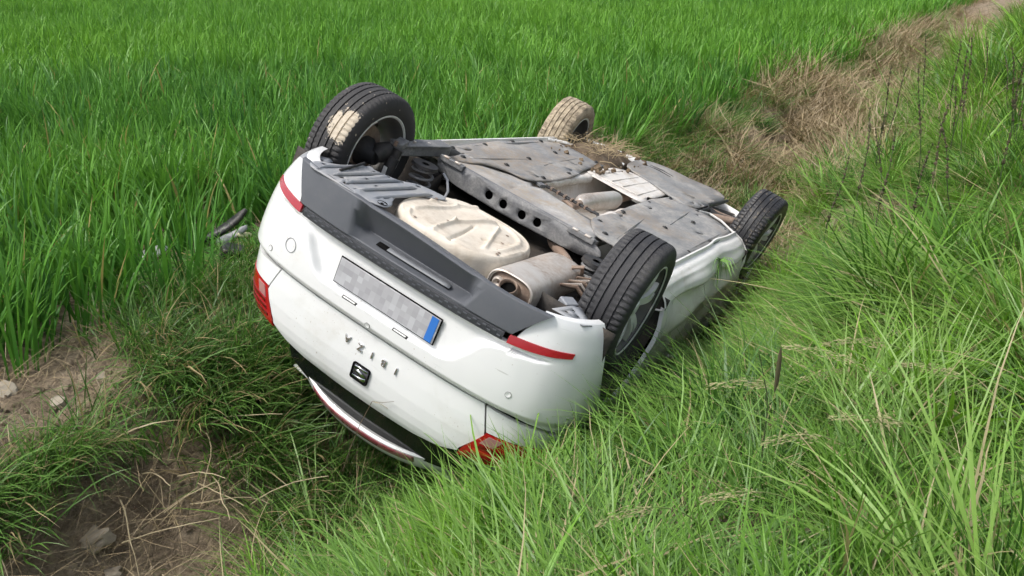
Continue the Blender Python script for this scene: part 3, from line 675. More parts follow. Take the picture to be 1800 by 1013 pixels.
# muffler with turned down tail pipe
def muf(a, b2):
    th_ = 2 * math.pi * a; e = 2.9; c, s_ = math.cos(th_), math.sin(th_)
    xs = [-.462, -.470, -.466, -.45, -.30, -.05, .06, .085, .09]; ks = [.86, .93, .99, 1, 1, 1, .985, .9, .55]
    u = b2 * 8; k = np.interp(u, range(9), ks)
    return (np.interp(u, range(9), xs), .395 + .03 * (np.interp(u, range(9), xs) + .4) * .2 + math.copysign(abs(c) ** (2 / e), c) * .108 * k, .292 + math.copysign(abs(s_) ** (2 / e), s_) * .074 * k)
v, f = grid(muf, 64, 33, True); mf = MB().add(v, f).build('muffler', 'muffler_steel', CAR, sharp=50)
v = [(-.452, .395 + .1 * math.copysign(abs(math.cos(a)) ** .56, math.cos(a)), .292 + .066 * math.copysign(abs(math.sin(a)) ** .56, math.sin(a))) for a in np.linspace(0, 2 * math.pi, 40, endpoint=False)]
MB().add(v, [tuple(range(40))]).build('muffler_cap', 'rust_steel', mf, solid=.006)
MB().add(*revolve([(-.45, .0001), (-.47, .018), (-.462, .026), (-.45, .028)], 16, 'x')).build('cap_boss', 'muffler_steel', mf).data.transform(Matrix.Translation((0, .335, .285)))
MB().add(*tube([(-.44, .405, .285), (-.485, .407, .284), (-.515, .408, .270), (-.532, .409, .245)], .036, 20, False)).build('tail_pipe', 'rust_steel', mf, solid=.003)
MB().add(*tube([(-.50, .407, .282), (-.515, .408, .272)], .033, 20)).build('pipe_bore', 'gap_black', mf)
MB().add(*tube([(.08, .40, .29), (.20, .38, .29), (.33, .30, .31), (.45, .18, .315), (.62, .06, .30), (.90, .0, .27), (1.10, 0, .245), (1.16, 0, .245)], .026, 14)).build('exhaust_pipe', 'rust_steel', CAR)
MB().add(*tube([(1.12, -.002, .245), (1.135, -.002, .245), (1.17, 0, .245), (1.20, .002, .245), (1.62, .030, .245), (1.655, .032, .245), (1.68, .034, .245)], [.026, .035, .052, .056, .056, .05, .026], 28)).build('front_silencer', 'muffler_steel', CAR, sharp=60)
MB().add(*tube([(1.66, .033, .245), (2.0, .02, .25), (2.6, .0, .26)], .026, 12)).build('exhaust_pipe', 'rust_steel', CAR)
MB().add(*tube([(.88, .07, .27), (.92, .03, .225), (.96, -.03, .225), (1.0, -.07, .27)], .012, 8)).build('exhaust_hanger', 'rust_steel', CAR)
for dy in (0, .016):
    MB().add(*tube([(.93 + dy, -.245, .196), (.95 + dy, -.10, .204), (.955 + dy, .08, .206), (.93 + dy, .18, .198), (.80, .24, .19)], .0065, 8)).build('brake_cable', 'black_part', CAR)
for k in range(9):
    y = -.22 + k * .045; MB().add(*box((.957, y, .203), (.034, .012, .018))).build('cable_clip', 'rust_steel', CAR)
MB().add(*box((.90, -.19, .196), (.05, .07, .02), (0, 0, 20))).build('cable_bracket', 'beam_steel', CAR, bevel=.004)

# fuel tank shell behind the torsion beam
tank = [(.395, -.50), (.60, -.56), (.70, -.47), (.80, -.36), (.84, -.25), (.83, -.05), (.80, .10), (.74, .24), (.62, .34), (.40, .36)]
tk = sheet('fuel_tank', smooth_poly(tank, 1), [], lambda x, y: Vector((x, y, .197 + .010 * sstep(.5, .85, x) + .004 * math.sin(x * 15 + y * 8) + .012 * (abs(y + .2) < .008))), 'tank_dusty', CAR, cut=.05, solid=.012)
v, f = grid(lambda a, b2: (.47 + .37 * a, -.5 + .86 * b2, .235), 4, 4); MB().add(v, f).build('tank_wall', 'tank_dusty', tk, solid=.04)
# torsion beam with four holes
bo = [(-.56, .190), (-.50, .178), (.34, .182), (.43, .196), (.46, .235), (.40, .262), (.33, .278), (-.10, .292), (-.45, .280), (-.54, .25)]
bh = [circle(y, z, .023, .024, 18) for y, z in ((-.213, .236), (-.122, .241), (-.007, .242), (.084, .237))]
bm_ = sheet('torsion_beam', smooth_poly(bo, 1), bh, lambda y, z: Vector((.372 + .10 * max(0, z - .262), y, z)), 'beam_steel', CAR, cut=.05, solid=.007)
v, f = grid(lambda a, b2: (.372 + .045 * b2, -.52 + .92 * a, .180 + .004 * b2 - .004 * math.sin(b2 * 3)), 24, 4); MB().add(v, f).build('beam_flange', 'beam_steel', bm_, solid=.006)
v, f = grid(lambda a, b2: (.40 + .02 * b2, -.50 + .86 * a, .19 + .11 * b2), 12, 4); MB().add(v, f).build('beam_hole_shade', 'gap_black', bm_, solid=.006)  # black sheet added behind the holes as the shade inside the beam
for y0 in (-.53, .26):
    br = MB().add(*box((.368, y0 + .06, .182), (.030, .15, .030), (0, 0, 0))).build('beam_bracket', 'beam_steel', bm_, bevel=.004)
    for k in range(2):
        MB().add(*box((.362, y0 + .025 + .07 * k, .168), (.022, .036, .012))).build('bracket_bolt', 'muffler_steel', bm_, bevel=.004)
for sg in (-1, 1):                                  # trailing arm, shock, spring, hub
    arm = MB().add(*box((.27, sg * .622, .178), (.40, .062, .056), (0, 4, sg * -13))).build('trailing_arm', 'beam_steel', CAR, bevel=.008)
    MB().add(*box((.27, sg * .622, .146), (.36, .085, .010), (0, 4, sg * -13))).build('arm_flange', 'beam_steel', arm, bevel=.003)
    MB().add(*tube([(.60, sg * .585, .225), (.50, sg * .59, .205), (.44, sg * .59, .19)], [.048, .05, .04], 12)).build('arm_bush', 'black_part', arm)
    MB().add(*tube([(.06, sg * .66, .19), (.0, sg * .67, .21), (-.04, sg * .67, .23)], [.04, .05, .035], 12)).build('arm_knuckle', 'black_part', arm)
    for k in range(4): MB().add(*tube([(.12 + .10 * k, sg * (.655 - .023 * k), .136), (.12 + .10 * k, sg * (.655 - .023 * k), .15)], .009, 6)).build('arm_bolt', 'muffler_steel', arm)
    MB().add(*box((.10, sg * .635, .150), (.085, .055, .035), (0, 10, sg * 12))).build('shock_mount', 'beam_steel', arm, bevel=.006)
    MB().add(*box((.40, sg * .60, .176), (.16, .06, .018), (0, 0, sg * -10))).build('arm_plate', 'beam_steel', arm, bevel=.004)
    for k in range(2): MB().add(*tube([(.13 - .07 * k, sg * .635, .135), (.13 - .07 * k, sg * .635, .16)], .011, 6)).build('bolt', 'rust_steel', arm)
    sk = MB().add(*tube([(.06, sg * .61, .17), (.05, sg * .61, .21), (.045, sg * .61, .215), (-.02, sg * .60, .40)], [.022, .022, .030, .030], 14)).build('shock_absorber', 'black_part', CAR)
    MB().add(*box((.005, sg * .60 - (.0), .285), (.003, .022, .075), (0, 0, 0))).build('shock_label', 'label_white', sk).location = (-.028, .004, 0)
    cp = [(-.0 + .165 + .055 * math.cos(k * .42), sg * .50 + .055 * math.sin(k * .42), .205 + .165 * k / 60) for k in range(61)]
    MB().add(*tube(cp, .0075, 7)).build('coil_spring', 'beam_steel', CAR)
    MB().add(*revolve([(.195, .02), (.195, .066), (.212, .07), (.215, .03)], 20)).build('spring_seat', 'black_part', CAR).data.transform(Matrix.Translation((.165, sg * .50, 0)) @ Matrix.Rotation(math.radians(90), 4, 'X'))
MB().add(*tube([(.24, -.43, .215), (.25, -.40, .24), (.22, -.36, .28), (.15, -.33, .30), (.16, -.28, .31)], .007, 8)).build('brake_line', 'panel_grey', CAR)
MB().add(*box((.17, -.29, .30), (.05, .03, .02), (20, 10, 30))).build('line_clip', 'muffler_steel', CAR, bevel=.003)
# bits round the left rear arch and bumper bracket
MB().add(*box((-.32, .60, .262), (.075, .055, .035), (10, 0, 25))).build('bumper_bracket', 'panel_grey', CAR, bevel=.006)
sheet('bracket_strip', [(-.50, .60), (-.36, .63), (-.33, .66), (-.44, .76), (-.49, .74)], [circle(-.40, .655, .008), circle(-.43, .69, .008), circle(-.45, .645, .008), circle(-.455, .72, .008)], lambda x, y: Vector((x, y, .246)), 'panel_grey', CAR, solid=.003)
sheet('bracket_strip', [(-.58, -.60), (-.40, -.63), (-.38, -.66), (-.46, -.73), (-.54, -.70)], [circle(-.45, -.655, .008), circle(-.49, -.66, .008)], lambda x, y: Vector((x, y, .226)), 'panel_grey', CAR, solid=.003)
for k in range(5):
    MB().add(*tube([(-.20 + .045 * k, .50, .25 + .01 * (k % 2)), (-.17 + .045 * k, .56, .235), (-.16 + .045 * k, .62, .27)], [.012, .018, .012], 8, sy=.5)).build('heat_foil', 'muffler_steel' if k % 2 else 'rust_steel', CAR)
MB().add(*tube([(-.02, .46, .22), (.0, .50, .20), (.03, .50, .24)], .01, 8)).build('muffler_hanger', 'rust_steel', CAR)
# front suspension
for sg in (-1, 1):
    ca = MB().add(*tube([(2.36, sg * .40, .25), (2.48, sg * .52, .205), (2.56, sg * .66, .175)], [.035, .03, .025], 10, sy=.5)).build('control_arm', 'rust_steel', CAR)
    MB().add(*tube([(2.78, sg * .38, .24), (2.66, sg * .52, .21), (2.57, sg * .65, .178)], [.035, .028, .025], 10, sy=.5)).build('arm_branch', 'rust_steel', ca)
    MB().add(*tube([(2.564, sg * .30, .235), (2.564, sg * .42, .23), (2.564, sg * .44, .22), (2.564, sg * .50, .21), (2.564, sg * .68, .17)], [.022, .022, .045, .022, .018], 12)).build('drive_shaft', 'black_part', CAR)
    MB().add(*tube([(2.74, sg * .25, .26), (2.72, sg * .66, .20)], .011, 8)).build('tie_rod', 'muffler_steel', CAR)
    for k in range(6):
        MB().add(*box((2.38 + .06 * k, sg * (.46 + .02 * (k % 3)), .23 + .015 * (k % 2)), (.05, .03 + .02 * (k % 2), .03), (20 * k, 13 * k, 31 * k))).build('subframe_piece', 'rust_steel' if k % 2 else 'under_dark', CAR, bevel=.004)
MB().add(*tube([(2.20, .70, .19), (2.33, .58, .186), (2.36, .48, .186), (2.29, .42, .187)], [.012, .014, .014, .01], 8, sy=.6)).build('liner_edge', 'paint_dirty', CAR)
MB().add(*tube([(2.05, -.70, .183), (2.22, -.62, .18), (2.30, -.50, .185), (2.42, -.40, .19), (2.53, -.27, .186)], [.010, .014, .012, .016, .01], 8, sy=.6)).build('liner_edge', 'paint_dirty', CAR)

# wheels
def tyre_mesh(R=.312, W=.098, seg=216, rim_r=.205):
    prof = [(-.078, rim_r, 0), (-.094, rim_r + .008, 0), (-.104, .235, 0), (-.107, .258, 0), (-.103, .280, 0), (-.096, .297, 2), (-.088, .305, 2), (-.078, .309, 2), (-.064, .3105, 2), (-.0565, .311, 1), (-.0555, .303, 0), (-.0495, .303, 0), (-.0485, .3115, 1), (-.034, .312, 1), (-.0225, .312, 0), (-.0215, .303, 0), (-.0155, .303, 0), (-.0145, .312, 0), (0, .312, 0)]
    prof = prof + [(-a, r, k) for a, r, k in prof[-2::-1]]
    v = []; n = len(prof)
    for s_ in range(seg):
        th_ = 2 * math.pi * s_ / seg
        for a, r, k in prof:
            rr = r
            if k == 2 and s_ % 3 == 0: rr -= .006
            if k == 1 and (s_ + 1) % 3 == 0: rr -= .0035
            v.append((rr * math.cos(th_), a, rr * math.sin(th_)))
    f = [(s_ * n + j, s_ * n + j + 1, ((s_ + 1) % seg) * n + j + 1, ((s_ + 1) % seg) * n + j) for s_ in range(seg) for j in range(n - 1)]
    me = bpy.data.meshes.new('tyre'); me.from_pydata(v, [], f); me.update()
    return me
def rim_mesh(sg):
    mb = MB(); m1 = mb
    mb.add(*revolve([(.094, .214), (.090, .219), (.082, .216), (.070, .203), (.045, .196), (-.03, .188), (-.07, .196), (-.086, .208), (-.092, .219), (-.095, .214), (-.083, .200), (-.03, .180), (.05, .186), (.080, .205)], 72, close=True))
    mb = MB(); m2 = mb
    mb.add(*revolve([(.074, .0001), (.074, .028), (.066, .034), (.060, .062), (.040, .070), (.030, .0001)], 40))
    for k in range(5):
        for dd in (-.125, .125):
            th0 = 2 * math.pi * k / 5 + dd * .55; th1 = 2 * math.pi * k / 5 + dd * 1.25
            pa = Vector((.045 * math.cos(th0), .050, .045 * math.sin(th0))); pb = Vector((.20 * math.cos(th1), .070, .20 * math.sin(th1)))
            d = (pb - pa).normalized(); sd = d.cross(Vector((0, 1, 0))).normalized()
            v = []
            for i in range(7):
                u = i / 6; c = pa.lerp(pb, u); w = .016 - .003 * u; hh = .012
                c.y += .012 * math.sin(u * math.pi)
                for sx, sy_ in ((-1, -1), (-.8, 1), (.8, 1), (1, -1)): v.append(tuple(c + sd * (w * sx) + Vector((0, hh * sy_, 0))))
            f = [(i * 4 + a, i * 4 + (a + 1) % 4, i * 4 + 4 + (a + 1) % 4, i * 4 + 4 + a) for i in range(6) for a in range(4)] + [(0, 1, 2, 3), (27, 26, 25, 24)]
            mb.add(v, f)
        th_ = 2 * math.pi * (k + .5) / 5
        mb.add(*tube([(.05 * math.cos(th_), .055, .05 * math.sin(th_)), (.05 * math.cos(th_), .068, .05 * math.sin(th_))], .009, 8))
    if sg < 0:
        for q in (m1, m2): q.v = [(a, -b2, c) for a, b2, c in q.v]
    return m1, m2
def wheel(loc, sg, rubber, lab, rot=(0, 0, 0), dark=False):
    w = empty('wheel', loc, CAR); w.rotation_euler = [math.radians(a) for a in rot]; w['label'] = lab
    finish('tyre', tyre_mesh(), rubber, w, sharp=28)
    rb_, rs_ = rim_mesh(sg); rm = rb_.build('rim', 'rim_barrel', w, sharp=40)
    rs_.build('spokes', 'rim_barrel' if dark else 'rim_silver', w, sharp=40)
    lip = MB().add(*revolve([(sg * .095, .208), (sg * .099, .214), (sg * .096, .221), (sg * .088, .219)], 72, close=True)).build('rim_lip', 'rim_silver', w)
    MB().add(*revolve([(-sg * .093, .205), (-sg * .099, .212), (-sg * .097, .218), (-sg * .088, .216)], 72, close=True)).build('rim_lip', 'rim_silver', w)
    mb = MB().add(*revolve([(-.01 * sg, .03), (-.01 * sg, .128), (.002 * sg, .13), (.012 * sg, .128), (.012 * sg, .03)], 40)); mb.build('brake_disc', 'rust_steel', w)
    MB().add(*box((-.10, -.005 * sg, .06), (.07, .07, .11), (0, 35, 0))).build('brake_caliper', 'black_part', w, bevel=.01)
    MB().add(*tube([(0, -.10 * sg, 0), (0, -.06 * sg, 0), (0, -.03 * sg, 0), (0, .03 * sg, 0)], [.04, .05, .075, .075], 16)).build('hub', 'black_part', w)
    return w
wRL = wheel((-.01, .725, .238), 1, 'rubber', 'near rear wheel with silver spoked rim', (0, 17, -1.5))
wRR = wheel((-.025, -.758, .232), -1, 'rubber_splash', 'far rear wheel with pale mud splash on tread', (0, 40, 0), True)
wFL = wheel((2.53, .768, .205), 1, 'rubber_wet', 'front wheel by the grass bank, wet and dark', (3, 5, 3))
wFR = wheel((2.52, -.775, .232), -1, 'rubber_mud', 'front wheel caked in tan mud and straw', (0, 60, -4), True)
tm = [o for o in wFR.children if o.name.startswith('tyre')][0].data
for v in tm.vertices:                              # caked mud swells the tread unevenly
    a_ = math.atan2(v.co.z, v.co.x); q = float(fbm(np.array([a_ * 9.]), np.array([v.co.y * 40.]), 3, 3)[0]); r_ = math.hypot(v.co.x, v.co.z)
    if r_ > .24: v.co.x *= 1 + (q - .35) * .05; v.co.z *= 1 + (q - .35) * .05


# ------------------------------------------------------------------ vegetation: blade templates, spread with geometry nodes
def leaf_mat(name, lo, hi, tip, dry=None, dry_lo=.62, trans=.32, gloss=.03, dark=None, alt=None, inst=True):
    """cheap two sided leaf; each tuft carries its own tint (x: hue patch, y: dull or fresh, z: chance offset)"""
    m, t, b = nt(name); t.nodes.remove(b)
    a = node(t, 'ShaderNodeAttribute', attribute_name='rnd'); h = node(t, 'ShaderNodeAttribute', attribute_name='hgt')
    ti = node(t, 'ShaderNodeAttribute', attribute_name='tint', attribute_type='INSTANCER' if inst else 'GEOMETRY')
    sp = node(t, 'ShaderNodeSeparateXYZ'); t.links.new(ti.outputs['Vector'], sp.inputs[0])
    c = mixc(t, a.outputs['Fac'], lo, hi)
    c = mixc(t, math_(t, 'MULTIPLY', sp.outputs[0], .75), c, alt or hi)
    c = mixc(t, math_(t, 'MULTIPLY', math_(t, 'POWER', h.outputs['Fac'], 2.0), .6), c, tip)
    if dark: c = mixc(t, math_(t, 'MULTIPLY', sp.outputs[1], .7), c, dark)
    if dry:
        sel = math_(t, 'GREATER_THAN', math_(t, 'FRACT', math_(t, 'ADD', math_(t, 'MULTIPLY', a.outputs['Fac'], 7.31), sp.outputs[2])), dry_lo)
        c = mixc(t, sel, c, dry)
    di = node(t, 'ShaderNodeBsdfDiffuse'); t.links.new(c, di.inputs['Color'])
    tr = node(t, 'ShaderNodeBsdfTranslucent'); mx = node(t, 'ShaderNodeMixShader'); mx.inputs[0].default_value = trans
    t.links.new(mixc(t, .35, c, (1, 1, .25), 'MULTIPLY'), tr.inputs['Color'])
    gl = node(t, 'ShaderNodeBsdfGlossy'); gl.inputs['Roughness'].default_value = .42; m2 = node(t, 'ShaderNodeMixShader'); m2.inputs[0].default_value = gloss
    t.links.new(di.outputs[0], mx.inputs[1]); t.links.new(tr.outputs[0], mx.inputs[2])
    t.links.new(mx.outputs[0], m2.inputs[1]); t.links.new(gl.outputs[0], m2.inputs[2]); t.links.new(m2.outputs[0], t.nodes['Material Output'].inputs['Surface'])
    return m
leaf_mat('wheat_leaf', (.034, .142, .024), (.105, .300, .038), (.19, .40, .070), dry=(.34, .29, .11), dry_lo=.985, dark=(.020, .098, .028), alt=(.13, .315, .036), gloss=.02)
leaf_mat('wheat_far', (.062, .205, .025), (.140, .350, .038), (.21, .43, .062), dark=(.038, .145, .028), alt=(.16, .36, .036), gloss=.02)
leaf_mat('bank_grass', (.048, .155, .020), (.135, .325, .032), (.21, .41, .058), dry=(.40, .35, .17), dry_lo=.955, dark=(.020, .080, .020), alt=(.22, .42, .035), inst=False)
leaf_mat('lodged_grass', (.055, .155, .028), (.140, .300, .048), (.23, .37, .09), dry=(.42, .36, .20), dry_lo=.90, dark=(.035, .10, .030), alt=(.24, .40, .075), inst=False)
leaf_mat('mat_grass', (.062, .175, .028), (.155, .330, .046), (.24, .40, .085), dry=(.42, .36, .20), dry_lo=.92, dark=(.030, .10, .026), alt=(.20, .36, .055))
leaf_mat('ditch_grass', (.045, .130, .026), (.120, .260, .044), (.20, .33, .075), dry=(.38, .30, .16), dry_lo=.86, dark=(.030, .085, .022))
leaf_mat('straw', (.20, .148, .085), (.42, .335, .20), (.48, .39, .25), trans=.12, dark=(.14, .10, .06))

def blade_set(n, R, ln, wd, lean, bend, segs, seed, comb=0.0, low=0.0, wob=0.0, stiff=1.0):
    """comb: 0 = any direction, 1 = all blades fall toward +X"""
    g = np.random.default_rng(seed); V = []; F = []; RN = []; HG = []
    for _ in range(n):
        r = R * math.sqrt(g.random()); a = g.random() * 2 * math.pi; p = np.array([r * math.cos(a), r * math.sin(a), -.02])
        phi = a + g.normal(0, .8) if R < .2 and comb == 0 else g.random() * 2 * math.pi
        if comb: phi = g.normal(0, (1 - comb) * 2.2 + .15)
        L = g.uniform(*ln) * (1 - low * g.random() ** 3); w = g.uniform(*wd)
        th = math.radians(g.uniform(*lean)); bd = math.radians(g.uniform(*bend)); rnd = g.random()
        tw = g.normal(0, .5)
        base = len(V)
        for k in range(segs + 1):
            u = k / segs
            d = np.array([math.sin(th) * math.cos(phi), math.sin(th) * math.sin(phi), math.cos(th)])
            sd = np.array([-math.sin(phi + tw * (1 - .4 * u)), math.cos(phi + tw * (1 - .4 * u)), .25 * math.sin(tw * 3)])
            ww = w * .5 * (min(1, .55 + u * 1.6) if u < .45 else 1) * (1 - max(0, (u - .35) / .65) ** 1.7)
            if k == segs: V.append(p.copy()); RN.append(rnd); HG.append(1)
            else: V += [p - sd * ww, p + sd * ww]; RN += [rnd, rnd]; HG += [u, u]
            p = p + d * (L / segs); th += bd / segs * (.4 + 1.2 * u) * stiff; phi += g.normal(0, wob)
            if p[2] < .004 and k > 0: p[2] = .004 + .01 * g.random(); th = min(th, math.radians(88))
        for k in range(segs - 1):
            i = base + 2 * k; F.append((i, i + 1, i + 3, i + 2))
        i = base + 2 * (segs - 1); F.append((i, i + 1, i + 2))
    return np.array(V), F, RN, HG
def template(coll, name, mat, *a, **k):
    V, F, RN, HG = blade_set(*a, **k)
    me = bpy.data.meshes.new(name); me.from_pydata(V.tolist(), [], F); me.update()
    for nm, d in (('rnd', RN), ('hgt', HG)):
        at = me.attributes.new(nm, 'FLOAT', 'POINT'); at.data.foreach_set('value', np.array(d, np.float32))
    me.polygons.foreach_set('use_smooth', [True] * len(me.polygons))
    me.materials.append(MATS[mat]); o = bpy.data.objects.new(name, me); coll.objects.link(o); return o
def inside_car(P):
    q = P @ CMI[:3, :3].T + CMI[:3, 3]
    x, y, z = q[:, 0], np.abs(q[:, 1]), q[:, 2]
    wz = np.interp(z, [.12, .17, .3, .5, .9, 1.1, 1.45], [.60, .74, .85, .885, .86, .74, .55])
    x0 = np.interp(z, [.15, .25, .6, .95, 1.25, 1.4], [-.62, -.68, -.70, -.66, -.52, -.3]); x1 = np.interp(z, [.17, .7, .8, .98, 1.4], [3.36, 3.36, 3.2, 2.4, 1.6])
    ins = (z > .165) & (z < 1.44) & (y < wz) & (x > x0) & (x < x1)
    for cx_, cy_, cz_ in ((0, .73, .24), (0, .76, .23), (2.54, .785, .19), (2.53, .775, .2)):
        ins |= (np.abs(y - cy_) < .11) & (np.hypot(x - cx_, z - cz_) < .315)
    return ins
def spread(name, coll, pts, rot, scl, pick, label=None, tsc=.8, join=False, hue=None):
    me = bpy.data.meshes.new(name); me.from_pydata(pts.tolist(), [], [])
    for nm, d, ty in (('rot', rot, 'FLOAT_VECTOR'), ('scl', scl, 'FLOAT_VECTOR')):
        at = me.attributes.new(nm, ty, 'POINT'); at.data.foreach_set('vector', d.astype(np.float32).ravel())
    n = len(pts); tint = np.stack([np.clip((fbm(pts[:, 0] * tsc, pts[:, 1] * tsc, 91, 2) - .30) * 3.2, 0, 1), np.clip(rng.random(n) * 1.8 - .9, 0, 1), rng.random(n)], 1)
    if hue is not None: tint[:, 0] = np.clip(hue * 1.2 + rng.normal(0, .12, n), 0, 1); tint[:, 1] = np.clip(.9 - hue * 1.6 + rng.normal(0, .25, n), 0, 1)
    at = me.attributes.new('tint', 'FLOAT_VECTOR', 'POINT'); at.data.foreach_set('vector', tint.astype(np.float32).ravel())
    at = me.attributes.new('pick', 'INT', 'POINT'); at.data.foreach_set('value', pick.astype(np.int32))
    o = bpy.data.objects.new(name, me); COL.objects.link(o)
    ng = bpy.data.node_groups.new(name, 'GeometryNodeTree')
    ng.interface.new_socket('Geometry', in_out='INPUT', socket_type='NodeSocketGeometry'); ng.interface.new_socket('Geometry', in_out='OUTPUT', socket_type='NodeSocketGeometry')
    N = ng.nodes; Lk = ng.links
    gi = N.new('NodeGroupInput'); go = N.new('NodeGroupOutput'); mp = N.new('GeometryNodeMeshToPoints'); ip = N.new('GeometryNodeInstanceOnPoints')
    ci = N.new('GeometryNodeCollectionInfo'); ci.inputs['Collection'].default_value = coll; ci.inputs['Separate Children'].default_value = True; ci.inputs['Reset Children'].default_value = True
    def attr(nm, ty):
        a = N.new('GeometryNodeInputNamedAttribute'); a.data_type = ty; a.inputs['Name'].default_value = nm; return a.outputs[0]
    er = N.new('FunctionNodeEulerToRotation')
    Lk.new(gi.outputs[0], mp.inputs['Mesh']); Lk.new(mp.outputs[0], ip.inputs['Points']); Lk.new(ci.outputs[0], ip.inputs['Instance'])
    ip.inputs['Pick Instance'].default_value = True
    Lk.new(attr('pick', 'INT'), ip.inputs['Instance Index']); Lk.new(attr('rot', 'FLOAT_VECTOR'), er.inputs[0]); Lk.new(er.outputs[0], ip.inputs['Rotation'])
    Lk.new(attr('scl', 'FLOAT_VECTOR'), ip.inputs['Scale']); src = ip.outputs[0]
    if join:                                        # one tree of triangles is quicker to trace where tufts overlap heavily
        ri = N.new('GeometryNodeRealizeInstances'); Lk.new(src, ri.inputs[0]); src = ri.outputs[0]
    Lk.new(src, go.inputs[0])
    md = o.modifiers.new('spread', 'NODES'); md.node_group = ng
    tag(o, label, kind='stuff'); return o
def scatter(rho, x0, x1, y0, y1, fade=None, power=1.5):
    """random points in the wedge the camera and its neighbours can see; density rho per m2 near, thinning with distance beyond fade"""
    n = int(rho * (x1 - x0) * (y1 - y0)); x = rng.uniform(x0, x1, n); y = rng.uniform(y0, y1, n)
    ok = np.abs(x) < .72 * y + 1.6
    if fade: ok &= rng.random(n) < np.minimum(1, (fade / np.maximum(np.hypot(x, y), .1)) ** power)
    return x[ok], y[ok]
def settle(x, y, hgt, keep, lean=None, sc=(.8, 1.2), az=None, npick=6, tilt=.12, probe=.85):
    x, y = x[keep], y[keep]; z = ground_z(x, y); n = len(x)
    P = np.stack([x, y, z], 1); s = rng.uniform(*sc, n)
    d = np.zeros((n, 3)); d[:, 2] = 1
    if lean is not None: d[:, :2] += lean(x, y) if callable(lean) else np.array(lean)
    bad = np.zeros(n, bool)
    for u in (0, .3, .6, 1.0): bad |= inside_car(P + d * (hgt * s * u * probe)[:, None])
    g_ = ~bad; P = P[g_]; s = s[g_]; n = len(P)
    rz = rng.uniform(0, 2 * math.pi, n) if az is None else az(P[:, 0], P[:, 1]) + rng.normal(0, .5, n)
    rot = np.stack([rng.normal(0, tilt, n), rng.normal(0, tilt, n), rz], 1)
    return P, rot, np.stack([s, s, s * rng.uniform(.85, 1.15, n)], 1), rng.integers(0, npick, n)
def coll(name): return bpy.data.collections.new(name)

# --- wheat
c = coll('wheat_templates')
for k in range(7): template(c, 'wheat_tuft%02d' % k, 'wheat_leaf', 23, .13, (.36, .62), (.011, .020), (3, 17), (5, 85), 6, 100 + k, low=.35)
def wheat_edge(s): return -4.02 + .42 * (fbm(s * .9, s * 0 + 1.7, 31, 3) - .45) + (.42 + .9 * (fbm(s * .55, s * 0 + 4.2, 33, 3) - .45)) * np.clip((s - 5) / 4, 0, 1) - .10 * np.exp(-((s - 3.7) / .5) ** 2)
x, y = scatter(30, -9, 9, 1.5, 15)
s, tt = st(x, y); e = wheat_edge(s); hole = np.exp(-(((s - 3.75) / .55) ** 2 + ((tt + 4.45) / .38) ** 2)) > .5
keep = (tt < e) & (np.hypot(x, y) < 13.5) & ~hole
keep &= (tt < e - .35) | (rng.random(len(x)) < .75)
P, R_, S_, K_ = settle(x, y, .5, keep, sc=(.92, 1.36), npick=7, tilt=.10)
thin = 1 - .25 * vnoise(P[:, 0] * .8, P[:, 1] * .8, 77); S_[:, 2] *= thin * 1.06
spread('wheat', c, P, R_, S_, K_, 'tall green wheat crop standing beyond the ditch', .3)
c2 = coll('far_wheat_templates')
for k in range(5): template(c2, 'far_wheat_tuft%02d' % k, 'wheat_far', 44, .34, (.38, .62), (.015, .025), (3, 20), (15, 105), 4, 140 + k, low=.3)
x, y = scatter(9, -42, 45, 9, 62, fade=18, power=.8)
s, tt = st(x, y); keep = (tt < wheat_edge(s)) & (np.hypot(x, y) > 13.0)
P, R_, S_, K_ = settle(x, y, .5, keep, sc=(1.0, 1.38), npick=5, tilt=.08)
S_[:, 2] *= .90 + .22 * vnoise(P[:, 0] * .35, P[:, 1] * .35, 78)
spread('far_wheat', c2, P, R_, S_, K_, 'green wheat field stretching away to the back', .13)

# --- long grass on the bank by the camera
c3 = coll('bank_templates')
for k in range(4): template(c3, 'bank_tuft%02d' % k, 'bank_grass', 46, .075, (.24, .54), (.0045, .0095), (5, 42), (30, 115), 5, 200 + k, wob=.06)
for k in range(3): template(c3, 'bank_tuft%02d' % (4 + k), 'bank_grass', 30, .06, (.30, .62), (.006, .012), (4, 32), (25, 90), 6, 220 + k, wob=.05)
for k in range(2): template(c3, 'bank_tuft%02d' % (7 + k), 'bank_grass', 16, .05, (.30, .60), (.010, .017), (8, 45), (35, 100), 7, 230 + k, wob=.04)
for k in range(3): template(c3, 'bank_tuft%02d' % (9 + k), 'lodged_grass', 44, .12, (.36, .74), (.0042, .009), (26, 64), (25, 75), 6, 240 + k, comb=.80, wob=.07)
def bank_from(s): return np.interp(s, [0, 1.9, 2.3, 3.0, 4.2, 6.0, 7.5, 9, 60], [-2.15, -2.35, -2.62, -2.3, -2.0, -1.75, -1.80, -1.95, -1.95])
cx_, cy_ = scatter(6.5, -3, 25, .6, 42, fade=8, power=1.4)          # clump centres: each clump has its own hue, height and lean
CH, CT, CA = rng.uniform(.45, 1.30, len(cx_)), rng.random(len(cx_)) ** 1.3, 3.4 + 3.4 * (fbm(cx_ * .8, cy_ * .8, 51, 2) - .38) * 2 + rng.normal(0, .5, len(cx_))
def clump_of(x, y):
    i1 = np.zeros(len(x), int); d1 = np.full(len(x), 9.)
    for k in range(0, len(x), 2000):
        d = np.hypot(x[k:k+2000, None] - cx_[None], y[k:k+2000, None] - cy_[None]); i1[k:k+2000] = d.argmin(1); d1[k:k+2000] = d.min(1)
    return i1, d1
x, y = scatter(66, -2.5, 24, .9, 40, fade=6.0, power=1.3)
s, tt = st(x, y); edge = bank_from(s) + (.25 + .9 * np.clip((s - 7) / 3, 0, 1)) * (fbm(s * .9, tt * .9, 41, 3) - .45)
